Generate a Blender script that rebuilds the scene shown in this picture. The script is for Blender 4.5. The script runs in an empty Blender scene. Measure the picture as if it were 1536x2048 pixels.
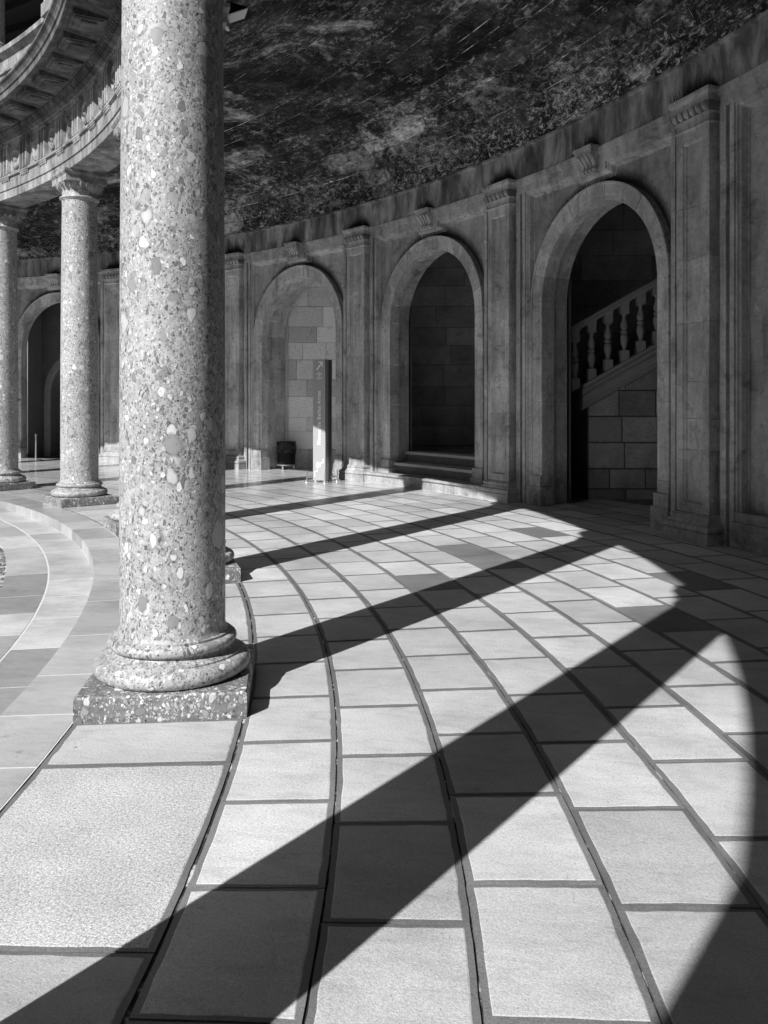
import bpy, math, random
from mathutils import Vector
random.seed(7)
R = math.radians
PI = math.pi
sc = bpy.context.scene

# ------------------------------------------------------------------ camera
CAMX, CAMZ, PSI, FPX, YH = 16.2375, 1.5043, R(9.645), 1669.32, 803.0
cam = bpy.data.cameras.new('camera')
cam_ob = bpy.data.objects.new('camera', cam)
sc.collection.objects.link(cam_ob)
cam_ob.location = (CAMX, 0, CAMZ)
cam_ob.rotation_euler = (R(90), 0, PSI)
cam.sensor_fit = 'VERTICAL'
cam.sensor_height = 36.0
cam.lens = FPX / 2048 * 36.0
cam.shift_y = -(1024 - YH) / 2048
cam.clip_start = 0.05
cam.clip_end = 500
sc.camera = cam_ob

# ------------------------------------------------------------------ sky, sun, exposure
SUN_AZ, SUN_EL = 63.3, 37.5          # direction in which the light travels, height of the sun
world = bpy.data.worlds.new('World')
sc.world = world
world.use_nodes = True
wt = world.node_tree
wt.nodes.clear()
w_out = wt.nodes.new('ShaderNodeOutputWorld')
w_bg = wt.nodes.new('ShaderNodeBackground')
w_sky = wt.nodes.new('ShaderNodeTexSky')
w_sky.sky_type = 'NISHITA'
w_sky.sun_disc = False
w_sky.sun_elevation = R(SUN_EL)
w_sky.sun_rotation = R(90 - (SUN_AZ + 180))
w_bw = wt.nodes.new('ShaderNodeRGBToBW')      # black-and-white photograph: the daylight is neutral
wt.links.new(w_sky.outputs[0], w_bw.inputs[0])
wt.links.new(w_bw.outputs[0], w_bg.inputs[0])
w_bg.inputs[1].default_value = 0.06
wt.links.new(w_bg.outputs[0], w_out.inputs[0])

sun = bpy.data.lights.new('sun', 'SUN')
sun.energy = 5.0
sun.angle = R(0.5)
sun.color = (1, 1, 1)
sun_ob = bpy.data.objects.new('sun', sun)
sc.collection.objects.link(sun_ob)
sd = Vector((math.cos(R(SUN_AZ)) * math.cos(R(SUN_EL)), math.sin(R(SUN_AZ)) * math.cos(R(SUN_EL)), -math.sin(R(SUN_EL))))
sun_ob.rotation_euler = sd.to_track_quat('-Z', 'Y').to_euler()
sun_ob.location = (0, -10, 30)

vs = sc.view_settings
vs.view_transform = 'Standard'
vs.look = 'None'
vs.gamma = 1
vs.use_curve_mapping = False
vs.exposure = 0.4
sc.cycles.max_bounces = 12
sc.cycles.diffuse_bounces = 9

# ------------------------------------------------------------------ plan of the place
D = R(11.25)                       # 32 columns round the court
PA = R(15.81)                      # axis of the nearest column in view
WA = R(27.70)                      # axis of the nearest wall pilaster
RC = 15.0                          # radius of the column ring
RW = 20.35                         # front of the wall pilasters
STEP = 0.115
FWD = Vector((-math.sin(PSI), math.cos(PSI), 0))
RGT = Vector((math.cos(PSI), math.sin(PSI), 0))


def cyl(a, r, z):
    return Vector((r * math.cos(a), r * math.sin(a), z))


def cam_xy(X, Y, z=0.0):
    """square-palace axes: X to the right, Y away, from the eye's foot"""
    return Vector((CAMX, 0, 0)) + RGT * X + FWD * Y + Vector((0, 0, z))


def in_view(p, mx=120, my=120):
    d = p - Vector((CAMX, 0, CAMZ))
    y = d.dot(FWD)
    if y < 0.3:
        return False
    x = 768 + FPX * d.dot(RGT) / y
    v = YH - FPX * d.z / y
    return -mx < x < 1536 + mx and -my < v < 2048 + my


# ------------------------------------------------------------------ materials
class NT:
    def __init__(self, name):
        self.m = bpy.data.materials.new(name)
        self.m.use_nodes = True
        self.t = self.m.node_tree
        self.n = self.t.nodes
        self.b = self.n['Principled BSDF']
        self.g = None

    def put(self, sock, v):
        if isinstance(v, bpy.types.NodeSocket):
            self.t.links.new(v, sock)
        else:
            try:
                sock.default_value = v
            except Exception:
                sock.default_value = (v, v, v, 1) if len(sock.default_value) == 4 else (v, v, v)

    def pos(self):
        if not self.g:
            self.g = self.n.new('ShaderNodeNewGeometry')
        return self.g.outputs['Position']

    def math(self, op, a, b=0.0, clamp=False):
        k = self.n.new('ShaderNodeMath')
        k.operation = op
        k.use_clamp = clamp
        self.put(k.inputs[0], a)
        self.put(k.inputs[1], b)
        return k.outputs[0]

    def vmul(self, v, s):
        k = self.n.new('ShaderNodeVectorMath')
        k.operation = 'MULTIPLY'
        self.put(k.inputs[0], v)
        k.inputs[1].default_value = s
        return k.outputs[0]

    def vadd(self, a, b):
        k = self.n.new('ShaderNodeVectorMath')
        k.operation = 'ADD'
        self.put(k.inputs[0], a)
        self.put(k.inputs[1], b)
        return k.outputs[0]

    def sep(self, v):
        k = self.n.new('ShaderNodeSeparateXYZ')
        self.put(k.inputs[0], v)
        return k.outputs

    def comb(self, x, y, z):
        k = self.n.new('ShaderNodeCombineXYZ')
        self.put(k.inputs[0], x)
        self.put(k.inputs[1], y)
        self.put(k.inputs[2], z)
        return k.outputs[0]

    def noise(self, v, scale, detail=4, rough=0.6, dist=0.0, color=False):
        k = self.n.new('ShaderNodeTexNoise')
        self.put(k.inputs['Vector'], v)
        k.inputs['Scale'].default_value = scale
        k.inputs['Detail'].default_value = detail
        k.inputs['Roughness'].default_value = rough
        k.inputs['Distortion'].default_value = dist
        return k.outputs['Color' if color else 'Fac']

    def voro(self, v, scale, rnd=1.0):
        k = self.n.new('ShaderNodeTexVoronoi')
        self.put(k.inputs['Vector'], v)
        k.inputs['Scale'].default_value = scale
        k.inputs['Randomness'].default_value = rnd
        return k.outputs['Distance'], k.outputs['Color']

    def ramp(self, f, *stops):
        """piecewise-linear grey values"""
        k = self.n.new('ShaderNodeValToRGB')
        self.put(k.inputs[0], f)
        e = k.color_ramp.elements
        while len(e) < len(stops):
            e.new(0.5)
        for el, (p, v) in zip(e, stops):
            el.position = p
            el.color = (v, v, v, 1)
        return k.outputs[0]

    def mix(self, f, a, b):
        k = self.n.new('ShaderNodeMix')
        k.data_type = 'FLOAT'
        self.put(k.inputs[0], f)
        self.put(k.inputs[2], a)
        self.put(k.inputs[3], b)
        return k.outputs[0]

    def rand(self):
        return self.n.new('ShaderNodeObjectInfo').outputs['Random']

    def ring(self):
        """polar coordinates of the round court: arc length, radius, height"""
        x, y, z = self.sep(self.pos())
        a = self.math('ARCTAN2', y, x)
        r = self.math('SQRT', self.math('ADD', self.math('MULTIPLY', x, x), self.math('MULTIPLY', y, y)))
        return self.math('MULTIPLY', a, 18.0), r, z

    def done(self, col, rough=0.7, bump=None, bs=0.3, bd=0.01, spec=0.4, metal=0.0):
        rgb = self.n.new('ShaderNodeCombineColor')
        for i in range(3):
            self.put(rgb.inputs[i], col)
        self.t.links.new(rgb.outputs[0], self.b.inputs['Base Color'])
        self.put(self.b.inputs['Roughness'], rough)
        self.b.inputs['Specular IOR Level'].default_value = spec
        self.b.inputs['Metallic'].default_value = metal
        if bump is not None:
            k = self.n.new('ShaderNodeBump')
            k.inputs['Strength'].default_value = bs
            k.inputs['Distance'].default_value = bd
            self.put(k.inputs['Height'], bump)
            self.t.links.new(k.outputs[0], self.b.inputs['Normal'])
        return self.m


def m_paving(name, lo, hi, grain=0.12, rough=0.36, tone=0.16, vein=True):
    n = NT(name)
    p = n.pos()
    off = n.vmul(n.comb(n.rand(), n.rand(), n.rand()), (37.0, 91.0, 13.0))
    q = n.vadd(p, off)
    big = n.noise(q, 1.7, 5, 0.6)
    c = n.ramp(big, (0.3, lo), (0.7, hi))
    if vein:
        v = n.noise(n.vmul(q, (2.2, 7.0, 1.0)), 2.2, 5, 0.65, 0.8)
        c = n.math('MULTIPLY', c, n.ramp(v, (0.35, 0.88), (0.5, 1.0), (0.66, 1.04)))
    fine = n.ramp(n.noise(p, 170, 3, 0.75), (0.3, 0.0), (0.7, 1.0))
    mid = n.ramp(n.noise(p, 85, 4, 0.75), (0.3, 0.0), (0.7, 1.0))
    c = n.math('MULTIPLY', c, n.math('ADD', 1 - grain, n.math('MULTIPLY', n.math('ADD', fine, mid), grain)))
    pits = n.noise(p, 75, 2, 0.5)
    c = n.math('MULTIPLY', c, n.ramp(pits, (0.28, 0.72), (0.36, 1.0)))
    stain = n.noise(p, 0.55, 6, 0.65)
    c = n.math('MULTIPLY', c, n.ramp(stain, (0.34, 0.74), (0.5, 1.0)))
    blot = n.noise(n.vadd(p, n.comb(3.1, 7.7, 0.0)), 2.4, 7, 0.7, 0.8)
    c = n.math('MULTIPLY', c, n.ramp(blot, (0.3, 0.84), (0.42, 1.0)))
    gd, gc = n.voro(q, 2.6)
    c = n.math('MULTIPLY', c, n.ramp(n.math('ADD', gd, n.math('MULTIPLY', n.noise(p, 60, 2), 0.02)), (0.028, 0.5), (0.036, 1.0)))
    scr = n.noise(n.vmul(q, (1.5, 30.0, 1.0)), 1.6, 3, 0.6, 1.5)
    c = n.math('MULTIPLY', c, n.ramp(scr, (0.71, 1.0), (0.74, 1.12)))
    spot = n.noise(q, 9, 3, 0.6)
    c = n.math('MULTIPLY', c, n.ramp(spot, (0.22, 0.7), (0.31, 1.0)))
    c = n.math('MULTIPLY', c, n.math('ADD', 1 - tone / 2, n.math('MULTIPLY', n.rand(), tone)))
    rg = n.math('ADD', rough, n.math('MULTIPLY', n.noise(p, 6, 3), 0.22))
    # feet have polished the paving before the far doorways
    u, r, z = n.ring()
    worn = n.math('MULTIPLY', n.math('SUBTRACT', u, 11.5), 0.25, True)
    rg = n.math('MULTIPLY', rg, n.math('SUBTRACT', 1.0, n.math('MULTIPLY', worn, 0.72)))
    hgt = n.math('MULTIPLY', n.math('ADD', n.math('MULTIPLY', fine, 0.6), mid), n.math('SUBTRACT', 1.0, n.math('MULTIPLY', worn, 0.9)))
    return n.done(c, rg, hgt, 0.3, 0.004, 0.5)


def m_pebble(name, dark=0.20, big_light=True):
    """pudding stone: rounded pebbles of three sizes in a grey matrix"""
    n = NT(name)
    p = n.pos()
    warp = n.vmul(n.noise(p, 14, 2, 0.5, 0, True), (0.05, 0.05, 0.05))
    q = n.vadd(n.vmul(p, (1, 1, 0.72)), warp)
    fine = n.noise(p, 160, 3, 0.7)
    c = n.ramp(n.noise(p, 30, 5, 0.7), (0.3, dark * 0.8), (0.7, dark * 1.5))
    c = n.math('MULTIPLY', c, n.math('ADD', 0.75, n.math('MULTIPLY', fine, 0.5)))
    h = n.math('MULTIPLY', fine, 0.3)
    clus = n.ramp(n.noise(p, 2.6, 3, 0.6), (0.36, 0.35), (0.62, 1.35))
    for s, pres, rad, lo, hi in ((105, 0.92, 0.55, 0.12, 0.66), (54, 0.62, 0.52, 0.13, 0.7), (25, 0.34, 0.5, 0.16, 0.78), (13.5, 0.16, 0.5, 0.22, 0.7), (7.5, 0.2, 0.46, 0.30, 0.6)):
        d, col = n.voro(n.vadd(q, n.comb(s * 0.37, s * 0.11, s * 0.73)), s)
        cr = n.n.new('ShaderNodeSeparateColor')
        n.put(cr.inputs[0], col)
        r1, r2, r3 = cr.outputs
        edge = n.math('SUBTRACT', n.math('ADD', rad * 0.55, n.math('MULTIPLY', r3, rad * 0.55)), d)
        m = n.math('MULTIPLY', edge, 22.0, True)
        m = n.math('MULTIPLY', m, n.math('LESS_THAN', r1, n.math('MULTIPLY', clus, pres)))
        val = n.math('ADD', lo, n.math('MULTIPLY', n.math('POWER', r2, 1.3), hi - lo))
        val = n.math('MULTIPLY', val, n.math('ADD', 0.86, n.math('MULTIPLY', n.noise(q, s * 1.6, 2), 0.28)))
        rim = n.math('MULTIPLY', n.math('SUBTRACT', 1.0, n.math('MULTIPLY', n.math('ABSOLUTE', edge), 13.0, True)), 0.36)
        c = n.mix(m, c, val)
        c = n.math('MULTIPLY', c, n.math('SUBTRACT', 1.0, n.math('MULTIPLY', rim, n.math('LESS_THAN', r1, pres))))
        h = n.mix(n.math('MULTIPLY', m, 0.5), h, r3)
    pit = n.noise(p, 60, 2, 0.6)
    c = n.math('MULTIPLY', c, n.ramp(pit, (0.29, 0.2), (0.35, 1.0)))
    big = n.noise(p, 1.8, 4, 0.6)
    c = n.math('MULTIPLY', c, n.ramp(big, (0.3, 0.78), (0.6, 1.05)))
    return n.done(c, 0.5, h, 0.35, 0.006, 0.4)


def m_wall(name, lo, hi, streak=0.35, stain_uv=False, rough=0.85, grain=0.2, soot=0.0):
    """old rendered stone: blotches, vertical run-off streaks, bare patches low down"""
    n = NT(name)
    u, r, z = n.ring()
    v3 = n.comb(u, n.math('MULTIPLY', r, 1.0), z)
    vs_ = n.comb(n.math('MULTIPLY', u, 1.0), r, n.math('MULTIPLY', z, 0.22))
    big = n.noise(v3, 1.3, 6, 0.62, 0.4)
    c = n.ramp(big, (0.28, lo), (0.5, (lo + hi) / 2), (0.72, hi))
    st = n.noise(vs_, 5.5, 5, 0.6, 0.3)
    c = n.math('MULTIPLY', c, n.ramp(st, (0.3, 1 - streak), (0.55, 1.0), (0.75, 1.12)))
    patch = n.noise(v3, 3.1, 8, 0.74, 0.7)
    c = n.math('MULTIPLY', c, n.ramp(patch, (0.34, 0.55), (0.42, 0.85), (0.47, 1.0), (0.61, 1.0), (0.635, 1.3)))
    drip = n.noise(n.comb(n.math('MULTIPLY', u, 9.0), n.math('MULTIPLY', r, 9.0), n.math('MULTIPLY', z, 0.7)), 1.0, 6, 0.7, 0.3)
    c = n.math('MULTIPLY', c, n.ramp(drip, (0.32, 0.62), (0.44, 1.0), (0.6, 1.0), (0.72, 1.14)))
    mott = n.noise(v3, 16, 6, 0.75, 0.4)
    c = n.math('MULTIPLY', c, n.ramp(mott, (0.3, 0.72), (0.5, 1.0), (0.7, 1.12)))
    c = n.math('MULTIPLY', c, n.math('ADD', 0.86, n.math('MULTIPLY', n.rand(), 0.26)))
    fine = n.noise(v3, 60, 6, 0.78)
    c = n.math('MULTIPLY', c, n.ramp(fine, (0.3, 0.74), (0.5, 1.0), (0.7, 1.16)))
    # flaked, paler stone up to knee height
    low = n.math('SUBTRACT', 1.1, z, True)
    fl = n.ramp(n.noise(v3, 5.0, 8, 0.72, 0.8), (0.54, 0.0), (0.6, 1.0))
    fl = n.math('MULTIPLY', fl, n.math('MULTIPLY', low, 0.8, True))
    c = n.mix(fl, c, min(0.62, hi * 1.1))
    # foot of the wall darkened in colour to tone down the sunlit strip
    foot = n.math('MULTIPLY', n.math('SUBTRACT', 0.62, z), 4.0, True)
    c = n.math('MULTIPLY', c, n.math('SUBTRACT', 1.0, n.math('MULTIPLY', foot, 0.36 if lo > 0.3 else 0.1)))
    if soot > 0:
        sk = n.noise(n.comb(n.math('MULTIPLY', u, 1.0), r, n.math('MULTIPLY', z, 0.35)), 3.2, 7, 0.66, 0.5)
        c = n.math('MULTIPLY', c, n.ramp(sk, (0.38, 1 - soot), (0.6, 1.0)))
    if stain_uv:
        uv = n.n.new('ShaderNodeUVMap')
        uv.uv_map = 'wall'
        a, b, _ = n.sep(uv.outputs[0])
        # black fringe of run-off that has dried above the arch hood and the ledges
        zz = n.math('MAXIMUM', n.math('SUBTRACT', b, 2.95), 0.0)
        dist = n.math('SUBTRACT', n.math('SQRT', n.math('ADD', n.math('MULTIPLY', a, a), n.math('MULTIPLY', zz, zz))), 1.41)
        ang = n.math('ARCTAN2', zz, a)
        spk = n.noise(n.comb(n.math('MULTIPLY', ang, 46.0), 0.0, 0.0), 1.0, 2, 0.8)
        ln = n.math('ADD', 0.06, n.math('MULTIPLY', n.math('MAXIMUM', n.math('SINE', ang), 0.15), n.math('MULTIPLY', spk, 0.26)))
        m = n.math('SUBTRACT', 1.0, n.math('DIVIDE', dist, ln), True)
        m = n.math('MULTIPLY', n.math('MULTIPLY', m, 1.3, True), 0.85)
        c = n.mix(m, c, 0.012)
    return n.done(c, rough, n.math('ADD', n.math('MULTIPLY', patch, 1.6), n.math('ADD', fine, mott)), 0.85, 0.014, 0.25)


def m_frieze(name):
    n = NT(name)
    u, r, z = n.ring()
    v3 = n.comb(u, r, z)
    st = n.noise(n.comb(u, r, n.math('MULTIPLY', z, 0.3)), 4.0, 6, 0.65, 0.4)
    c = n.ramp(st, (0.3, 0.07), (0.45, 0.18), (0.56, 0.38), (0.7, 0.62))
    c = n.math('MULTIPLY', c, n.ramp(n.noise(v3, 1.1, 4), (0.3, 0.55), (0.65, 1.1)))
    c = n.math('MULTIPLY', c, n.math('ADD', 0.8, n.math('MULTIPLY', n.noise(v3, 60, 4, 0.7), 0.4)))
    # black run-off spikes over every pilaster and every keystone bracket
    aa = n.math('DIVIDE', n.math('SUBTRACT', n.math('DIVIDE', u, 18.0), WA), D)
    fr = n.math('ABSOLUTE', n.math('SUBTRACT', n.math('FRACT', n.math('ADD', aa, 0.5)), 0.5))
    fk = n.math('ABSOLUTE', n.math('SUBTRACT', n.math('FRACT', aa), 0.5))
    spk = n.noise(n.comb(n.math('MULTIPLY', u, 26.0), 0.0, 0.0), 1.0, 2, 0.8)
    m = 0.0
    for f, wd, hh in ((fr, 0.085, 0.34), (fk, 0.055, 0.24)):
        env = n.math('MULTIPLY', n.math('SUBTRACT', wd, f), 24.0, True)
        ln = n.math('MULTIPLY', n.math('MULTIPLY', env, hh), n.math('ADD', 0.3, spk))
        k = n.math('MULTIPLY', n.math('SUBTRACT', 1.0, n.math('DIVIDE', n.math('SUBTRACT', z, 4.80), n.math('MAXIMUM', ln, 0.001)), True), 1.7, True)
        m = k if isinstance(m, float) else n.math('MAXIMUM', m, k)
    c = n.mix(n.math('MULTIPLY', m, 0.93), c, 0.01)
    return n.done(c, 0.9, st, 0.4, 0.01, 0.2)


def m_vault(name, mult=1.0):
    """sooty vault stone with pale salt bloom"""
    n = NT(name)
    u, r, z = n.ring()
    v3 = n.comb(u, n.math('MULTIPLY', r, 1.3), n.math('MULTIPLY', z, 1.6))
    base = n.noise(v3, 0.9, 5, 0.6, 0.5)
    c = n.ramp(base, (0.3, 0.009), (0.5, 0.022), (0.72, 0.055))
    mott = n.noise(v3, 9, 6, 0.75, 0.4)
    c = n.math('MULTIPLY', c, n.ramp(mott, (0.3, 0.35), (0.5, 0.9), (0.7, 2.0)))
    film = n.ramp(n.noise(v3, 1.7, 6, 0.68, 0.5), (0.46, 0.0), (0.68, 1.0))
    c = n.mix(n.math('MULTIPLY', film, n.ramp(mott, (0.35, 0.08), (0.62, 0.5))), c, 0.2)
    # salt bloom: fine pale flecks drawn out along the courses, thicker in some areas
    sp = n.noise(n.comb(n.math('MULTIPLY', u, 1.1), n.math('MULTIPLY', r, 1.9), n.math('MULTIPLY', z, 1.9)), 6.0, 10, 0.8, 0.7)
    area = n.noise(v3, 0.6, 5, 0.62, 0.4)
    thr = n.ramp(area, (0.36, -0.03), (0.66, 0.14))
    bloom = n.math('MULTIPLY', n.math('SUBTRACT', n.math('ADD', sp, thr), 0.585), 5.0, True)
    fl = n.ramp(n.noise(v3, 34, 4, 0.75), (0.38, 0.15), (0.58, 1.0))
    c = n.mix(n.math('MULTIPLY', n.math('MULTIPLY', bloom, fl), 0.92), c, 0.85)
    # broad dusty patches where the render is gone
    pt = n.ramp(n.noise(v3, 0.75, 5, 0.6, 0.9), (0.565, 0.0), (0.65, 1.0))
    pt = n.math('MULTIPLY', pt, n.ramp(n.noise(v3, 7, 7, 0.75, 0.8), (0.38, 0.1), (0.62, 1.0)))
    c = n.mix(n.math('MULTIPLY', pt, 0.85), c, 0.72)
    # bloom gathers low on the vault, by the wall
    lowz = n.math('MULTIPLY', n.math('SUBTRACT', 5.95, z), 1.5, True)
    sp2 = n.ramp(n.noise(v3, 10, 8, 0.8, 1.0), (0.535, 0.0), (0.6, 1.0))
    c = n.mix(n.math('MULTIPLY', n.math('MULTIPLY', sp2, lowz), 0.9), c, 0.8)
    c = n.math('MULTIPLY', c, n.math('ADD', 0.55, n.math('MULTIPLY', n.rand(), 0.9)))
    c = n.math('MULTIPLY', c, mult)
    return n.done(c, 0.9, n.math('ADD', sp, n.math('MULTIPLY', base, 0.6)), 0.7, 0.02, 0.2)


def m_mortar(name):
    n = NT(name)
    u, r, z = n.ring()
    v = n.comb(u, r, z)
    q = n.noise(v, 2.4, 6, 0.72, 0.6)
    f = n.noise(v, 26, 3, 0.7)
    c = n.ramp(q, (0.44, 0.012), (0.52, 0.2), (0.60, 0.9))
    return n.done(n.math('MULTIPLY', c, n.ramp(f, (0.3, 0.35), (0.6, 1.1))), 0.9, None, spec=0.2)


def m_plain(name, v, rough=0.6, spec=0.4, metal=0.0, var=0.2, scale=12):
    n = NT(name)
    c = n.math('MULTIPLY', v, n.math('ADD', 1 - var / 2, n.math('MULTIPLY', n.noise(n.pos(), scale, 5, 0.65), var)))
    return n.done(c, rough, n.noise(n.pos(), scale * 6, 3), 0.12, 0.004, spec, metal)


def m_ashlar(name, lo, hi):
    n = NT(name)
    p = n.pos()
    c = n.ramp(n.noise(p, 1.6, 6, 0.65), (0.3, lo), (0.7, hi))
    c = n.math('MULTIPLY', c, n.math('ADD', 0.66, n.math('MULTIPLY', n.rand(), 0.6)))
    f = n.noise(n.vmul(p, (1, 1, 1.6)), 22, 6, 0.72, 0.4)
    c = n.math('MULTIPLY', c, n.ramp(f, (0.3, 0.7), (0.5, 1.0), (0.7, 1.12)))
    c = n.math('MULTIPLY', c, n.ramp(n.noise(p, 8, 5, 0.7), (0.3, 0.66), (0.42, 1.0)))
    return n.done(c, 0.85, f, 0.5, 0.012, 0.25)


M_PAVE = m_paving('paving stone', 0.46, 0.64, 0.3, tone=0.34)
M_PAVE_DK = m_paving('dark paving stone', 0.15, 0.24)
M_MARGIN = m_paving('smooth drafted margin', 0.14, 0.23, 0.3, 0.4, 0.35, False)
M_GRAN = m_paving('speckled stylobate stone', 0.42, 0.64, 0.8, 0.5, 0.1, False)
M_STEP = m_paving('step stone', 0.34, 0.44, 0.12, 0.5, 0.35)
M_COURT = m_paving('court slab', 0.34, 0.50, 0.15, 0.55, 0.75)
M_JOINT = m_plain('pale lime joint', 0.62, 0.9, 0.2, 0, 0.5, 30)
n = NT('paving joint')
M_FJOINT = n.done(n.ramp(n.noise(n.pos(), 5, 6, 0.7), (0.5, 0.03), (0.56, 0.12), (0.62, 0.6)), 0.9, None, spec=0.2)
M_COBBLE = m_plain('cobble', 0.16, 0.7, 0.3, 0, 0.9, 14)
M_COURTBED = m_plain('court bounce paving', 0.46, 0.8, 0.3, 0, 0.4, 3)  # unseen court floor made pale to throw more sun onto wall and vault
M_PEB = m_pebble('pudding stone', 0.36)
M_PEB_DK = m_pebble('pudding stone base', 0.16)
M_WALL = m_wall('panel render', 0.34, 0.60, 0.4, True)
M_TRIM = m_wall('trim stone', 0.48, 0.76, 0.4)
M_ARCH = m_wall('archivolt stone', 0.5, 0.78, 0.35)
M_FRZ = m_frieze('frieze band')
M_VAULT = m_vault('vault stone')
M_MORT = m_mortar('vault joint bloom')
M_ENT = m_wall('entablature limestone', 0.32, 0.56, 0.4, soot=0.6)
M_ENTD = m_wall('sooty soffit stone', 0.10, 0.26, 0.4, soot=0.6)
M_ASH = m_ashlar('brightened niche ashlar', 0.8, 0.92)  # lighter than the stair ashlar, standing in for stronger light in the niche
M_NICHE = m_plain('brightened niche infill', 0.6, 0.9, 0.2, 0, 0.4, 3)  # plaster lightened along with the ashlar to brighten the niche
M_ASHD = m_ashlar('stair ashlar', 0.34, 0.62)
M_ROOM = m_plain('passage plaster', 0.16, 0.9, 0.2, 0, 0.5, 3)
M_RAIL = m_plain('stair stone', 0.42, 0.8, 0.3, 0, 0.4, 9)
M_DARKST = m_plain('dark recess render', 0.09, 0.9, 0.2, 0, 0.9, 4)  # darker render on the back wall of the recess
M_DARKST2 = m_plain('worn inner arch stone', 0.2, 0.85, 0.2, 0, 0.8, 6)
M_RISER = m_plain('dark step riser', 0.13, 0.85, 0.2, 0, 1.0, 7)  # darker than the treads; also the painted shade between the capital eggs
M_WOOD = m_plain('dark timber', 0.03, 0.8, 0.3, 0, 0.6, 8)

# ------------------------------------------------------------------ mesh helpers
class MB:
    def __init__(self):
        self.v, self.f, self.mi, self.uv = [], [], [], {}

    def vert(self, p):
        self.v.append(Vector(p))
        return len(self.v) - 1

    def face(self, idx, m=0):
        self.f.append(tuple(idx))
        self.mi.append(m)

    def grid(self, rows, m=0, close_u=False, close_v=False):
        ids = [[self.vert(p) for p in row] for row in rows]
        nu, nv = len(ids), len(ids[0])
        for i in range(nu if close_u else nu - 1):
            for j in range(nv if close_v else nv - 1):
                a, b = ids[i], ids[(i + 1) % nu]
                self.face((a[j], a[(j + 1) % nv], b[(j + 1) % nv], b[j]), m)
        return ids

    def hexa(self, p, m=0):
        """8 corners: bottom ring of 4 then top ring of 4"""
        i = [self.vert(q) for q in p]
        for f in ((0, 3, 2, 1), (4, 5, 6, 7), (0, 1, 5, 4), (1, 2, 6, 5), (2, 3, 7, 6), (3, 0, 4, 7)):
            self.face([i[k] for k in f], m)

    def box(self, c, ex, ey, sx, sy, z0, z1, m=0):
        c, ex, ey = Vector(c), Vector(ex) * (sx / 2), Vector(ey) * (sy / 2)
        pts = []
        for z in (z0, z1):
            for a, b in ((-1, -1), (1, -1), (1, 1), (-1, 1)):
                q = c + ex * a + ey * b
                pts.append((q.x, q.y, z))
        self.hexa(pts, m)

    def arcbox(self, a0, a1, r0, r1, z0, z1, n=2, m=0):
        rows = []
        for i in range(n + 1):
            a = a0 + (a1 - a0) * i / n
            rows.append([cyl(a, r0, z0), cyl(a, r1, z0), cyl(a, r1, z1), cyl(a, r0, z1)])
        ids = self.grid(rows, m, close_v=True)
        self.face(ids[0][::-1], m)
        self.face(ids[-1], m)

    def lathe(self, prof, cx, cy, n, m=0, a0=0.0, full=True, a1=2 * PI, sx=1.0):
        """profile of (radius, z) about a vertical axis"""
        rows = []
        cnt = n if full else n + 1
        for i in range(cnt):
            a = a0 + (a1 - a0) * i / n
            rows.append([(cx + r * math.cos(a), cy + r * math.sin(a), z) for r, z in prof])
        return self.grid(rows, m, close_u=full)

    def build(self, name, mats, parent=None, origin=None, smooth=False, angle=40, props=None):
        if origin is None:
            origin = Vector((0, 0, 0)) if parent is None else world_of(parent)
        origin = Vector(origin)
        me = bpy.data.meshes.new(name)
        me.from_pydata([tuple(p - origin) for p in self.v], [], self.f)
        for m in (mats if isinstance(mats, (list, tuple)) else [mats]):
            me.materials.append(m)
        if any(self.mi):
            me.polygons.foreach_set('material_index', self.mi)
        if self.uv:
            uvl = me.uv_layers.new(name='wall')
            for lp in me.loops:
                uvl.data[lp.index].uv = self.uv.get(lp.vertex_index, (9, 0))
        if smooth:
            me.polygons.foreach_set('use_smooth', [True] * len(me.polygons))
            try:
                me.set_sharp_from_angle(angle=R(angle))
            except Exception:
                pass
        me.update()
        return link(name, me, parent, origin, props)


WORLD = {}


def world_of(o):
    return WORLD[o.name]


def link(name, data, parent, origin, props=None):
    o = bpy.data.objects.new(name, data)
    sc.collection.objects.link(o)
    origin = Vector(origin)
    if parent is not None:
        o.parent = parent
        o.location = origin - WORLD[parent.name]
    else:
        o.location = origin
    WORLD[o.name] = origin
    for k, v in (props or {}).items():
        o[k] = v
    return o


def thing(name, loc, label, cat, group=None):
    p = dict(label=label, category=cat, kind='thing')
    if group:
        p['group'] = group
    return link(name, None, None, loc, p)


def struct(name, loc=(0, 0, 0), label=None):
    o = link(name, None, None, loc, dict(kind='structure'))
    if label:
        o['label'] = label
    return o


def copy_tree(o, loc, label=None):
    def cp(src, par):
        c = src.copy()
        sc.collection.objects.link(c)
        c.parent = par
        WORLD[c.name] = Vector((0, 0, 0))
        for ch in list(src.children):
            cp(ch, c)
        return c
    c = cp(o, None)
    c.location = loc
    WORLD[c.name] = Vector(loc)
    if label:
        c['label'] = label
    return c


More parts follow.
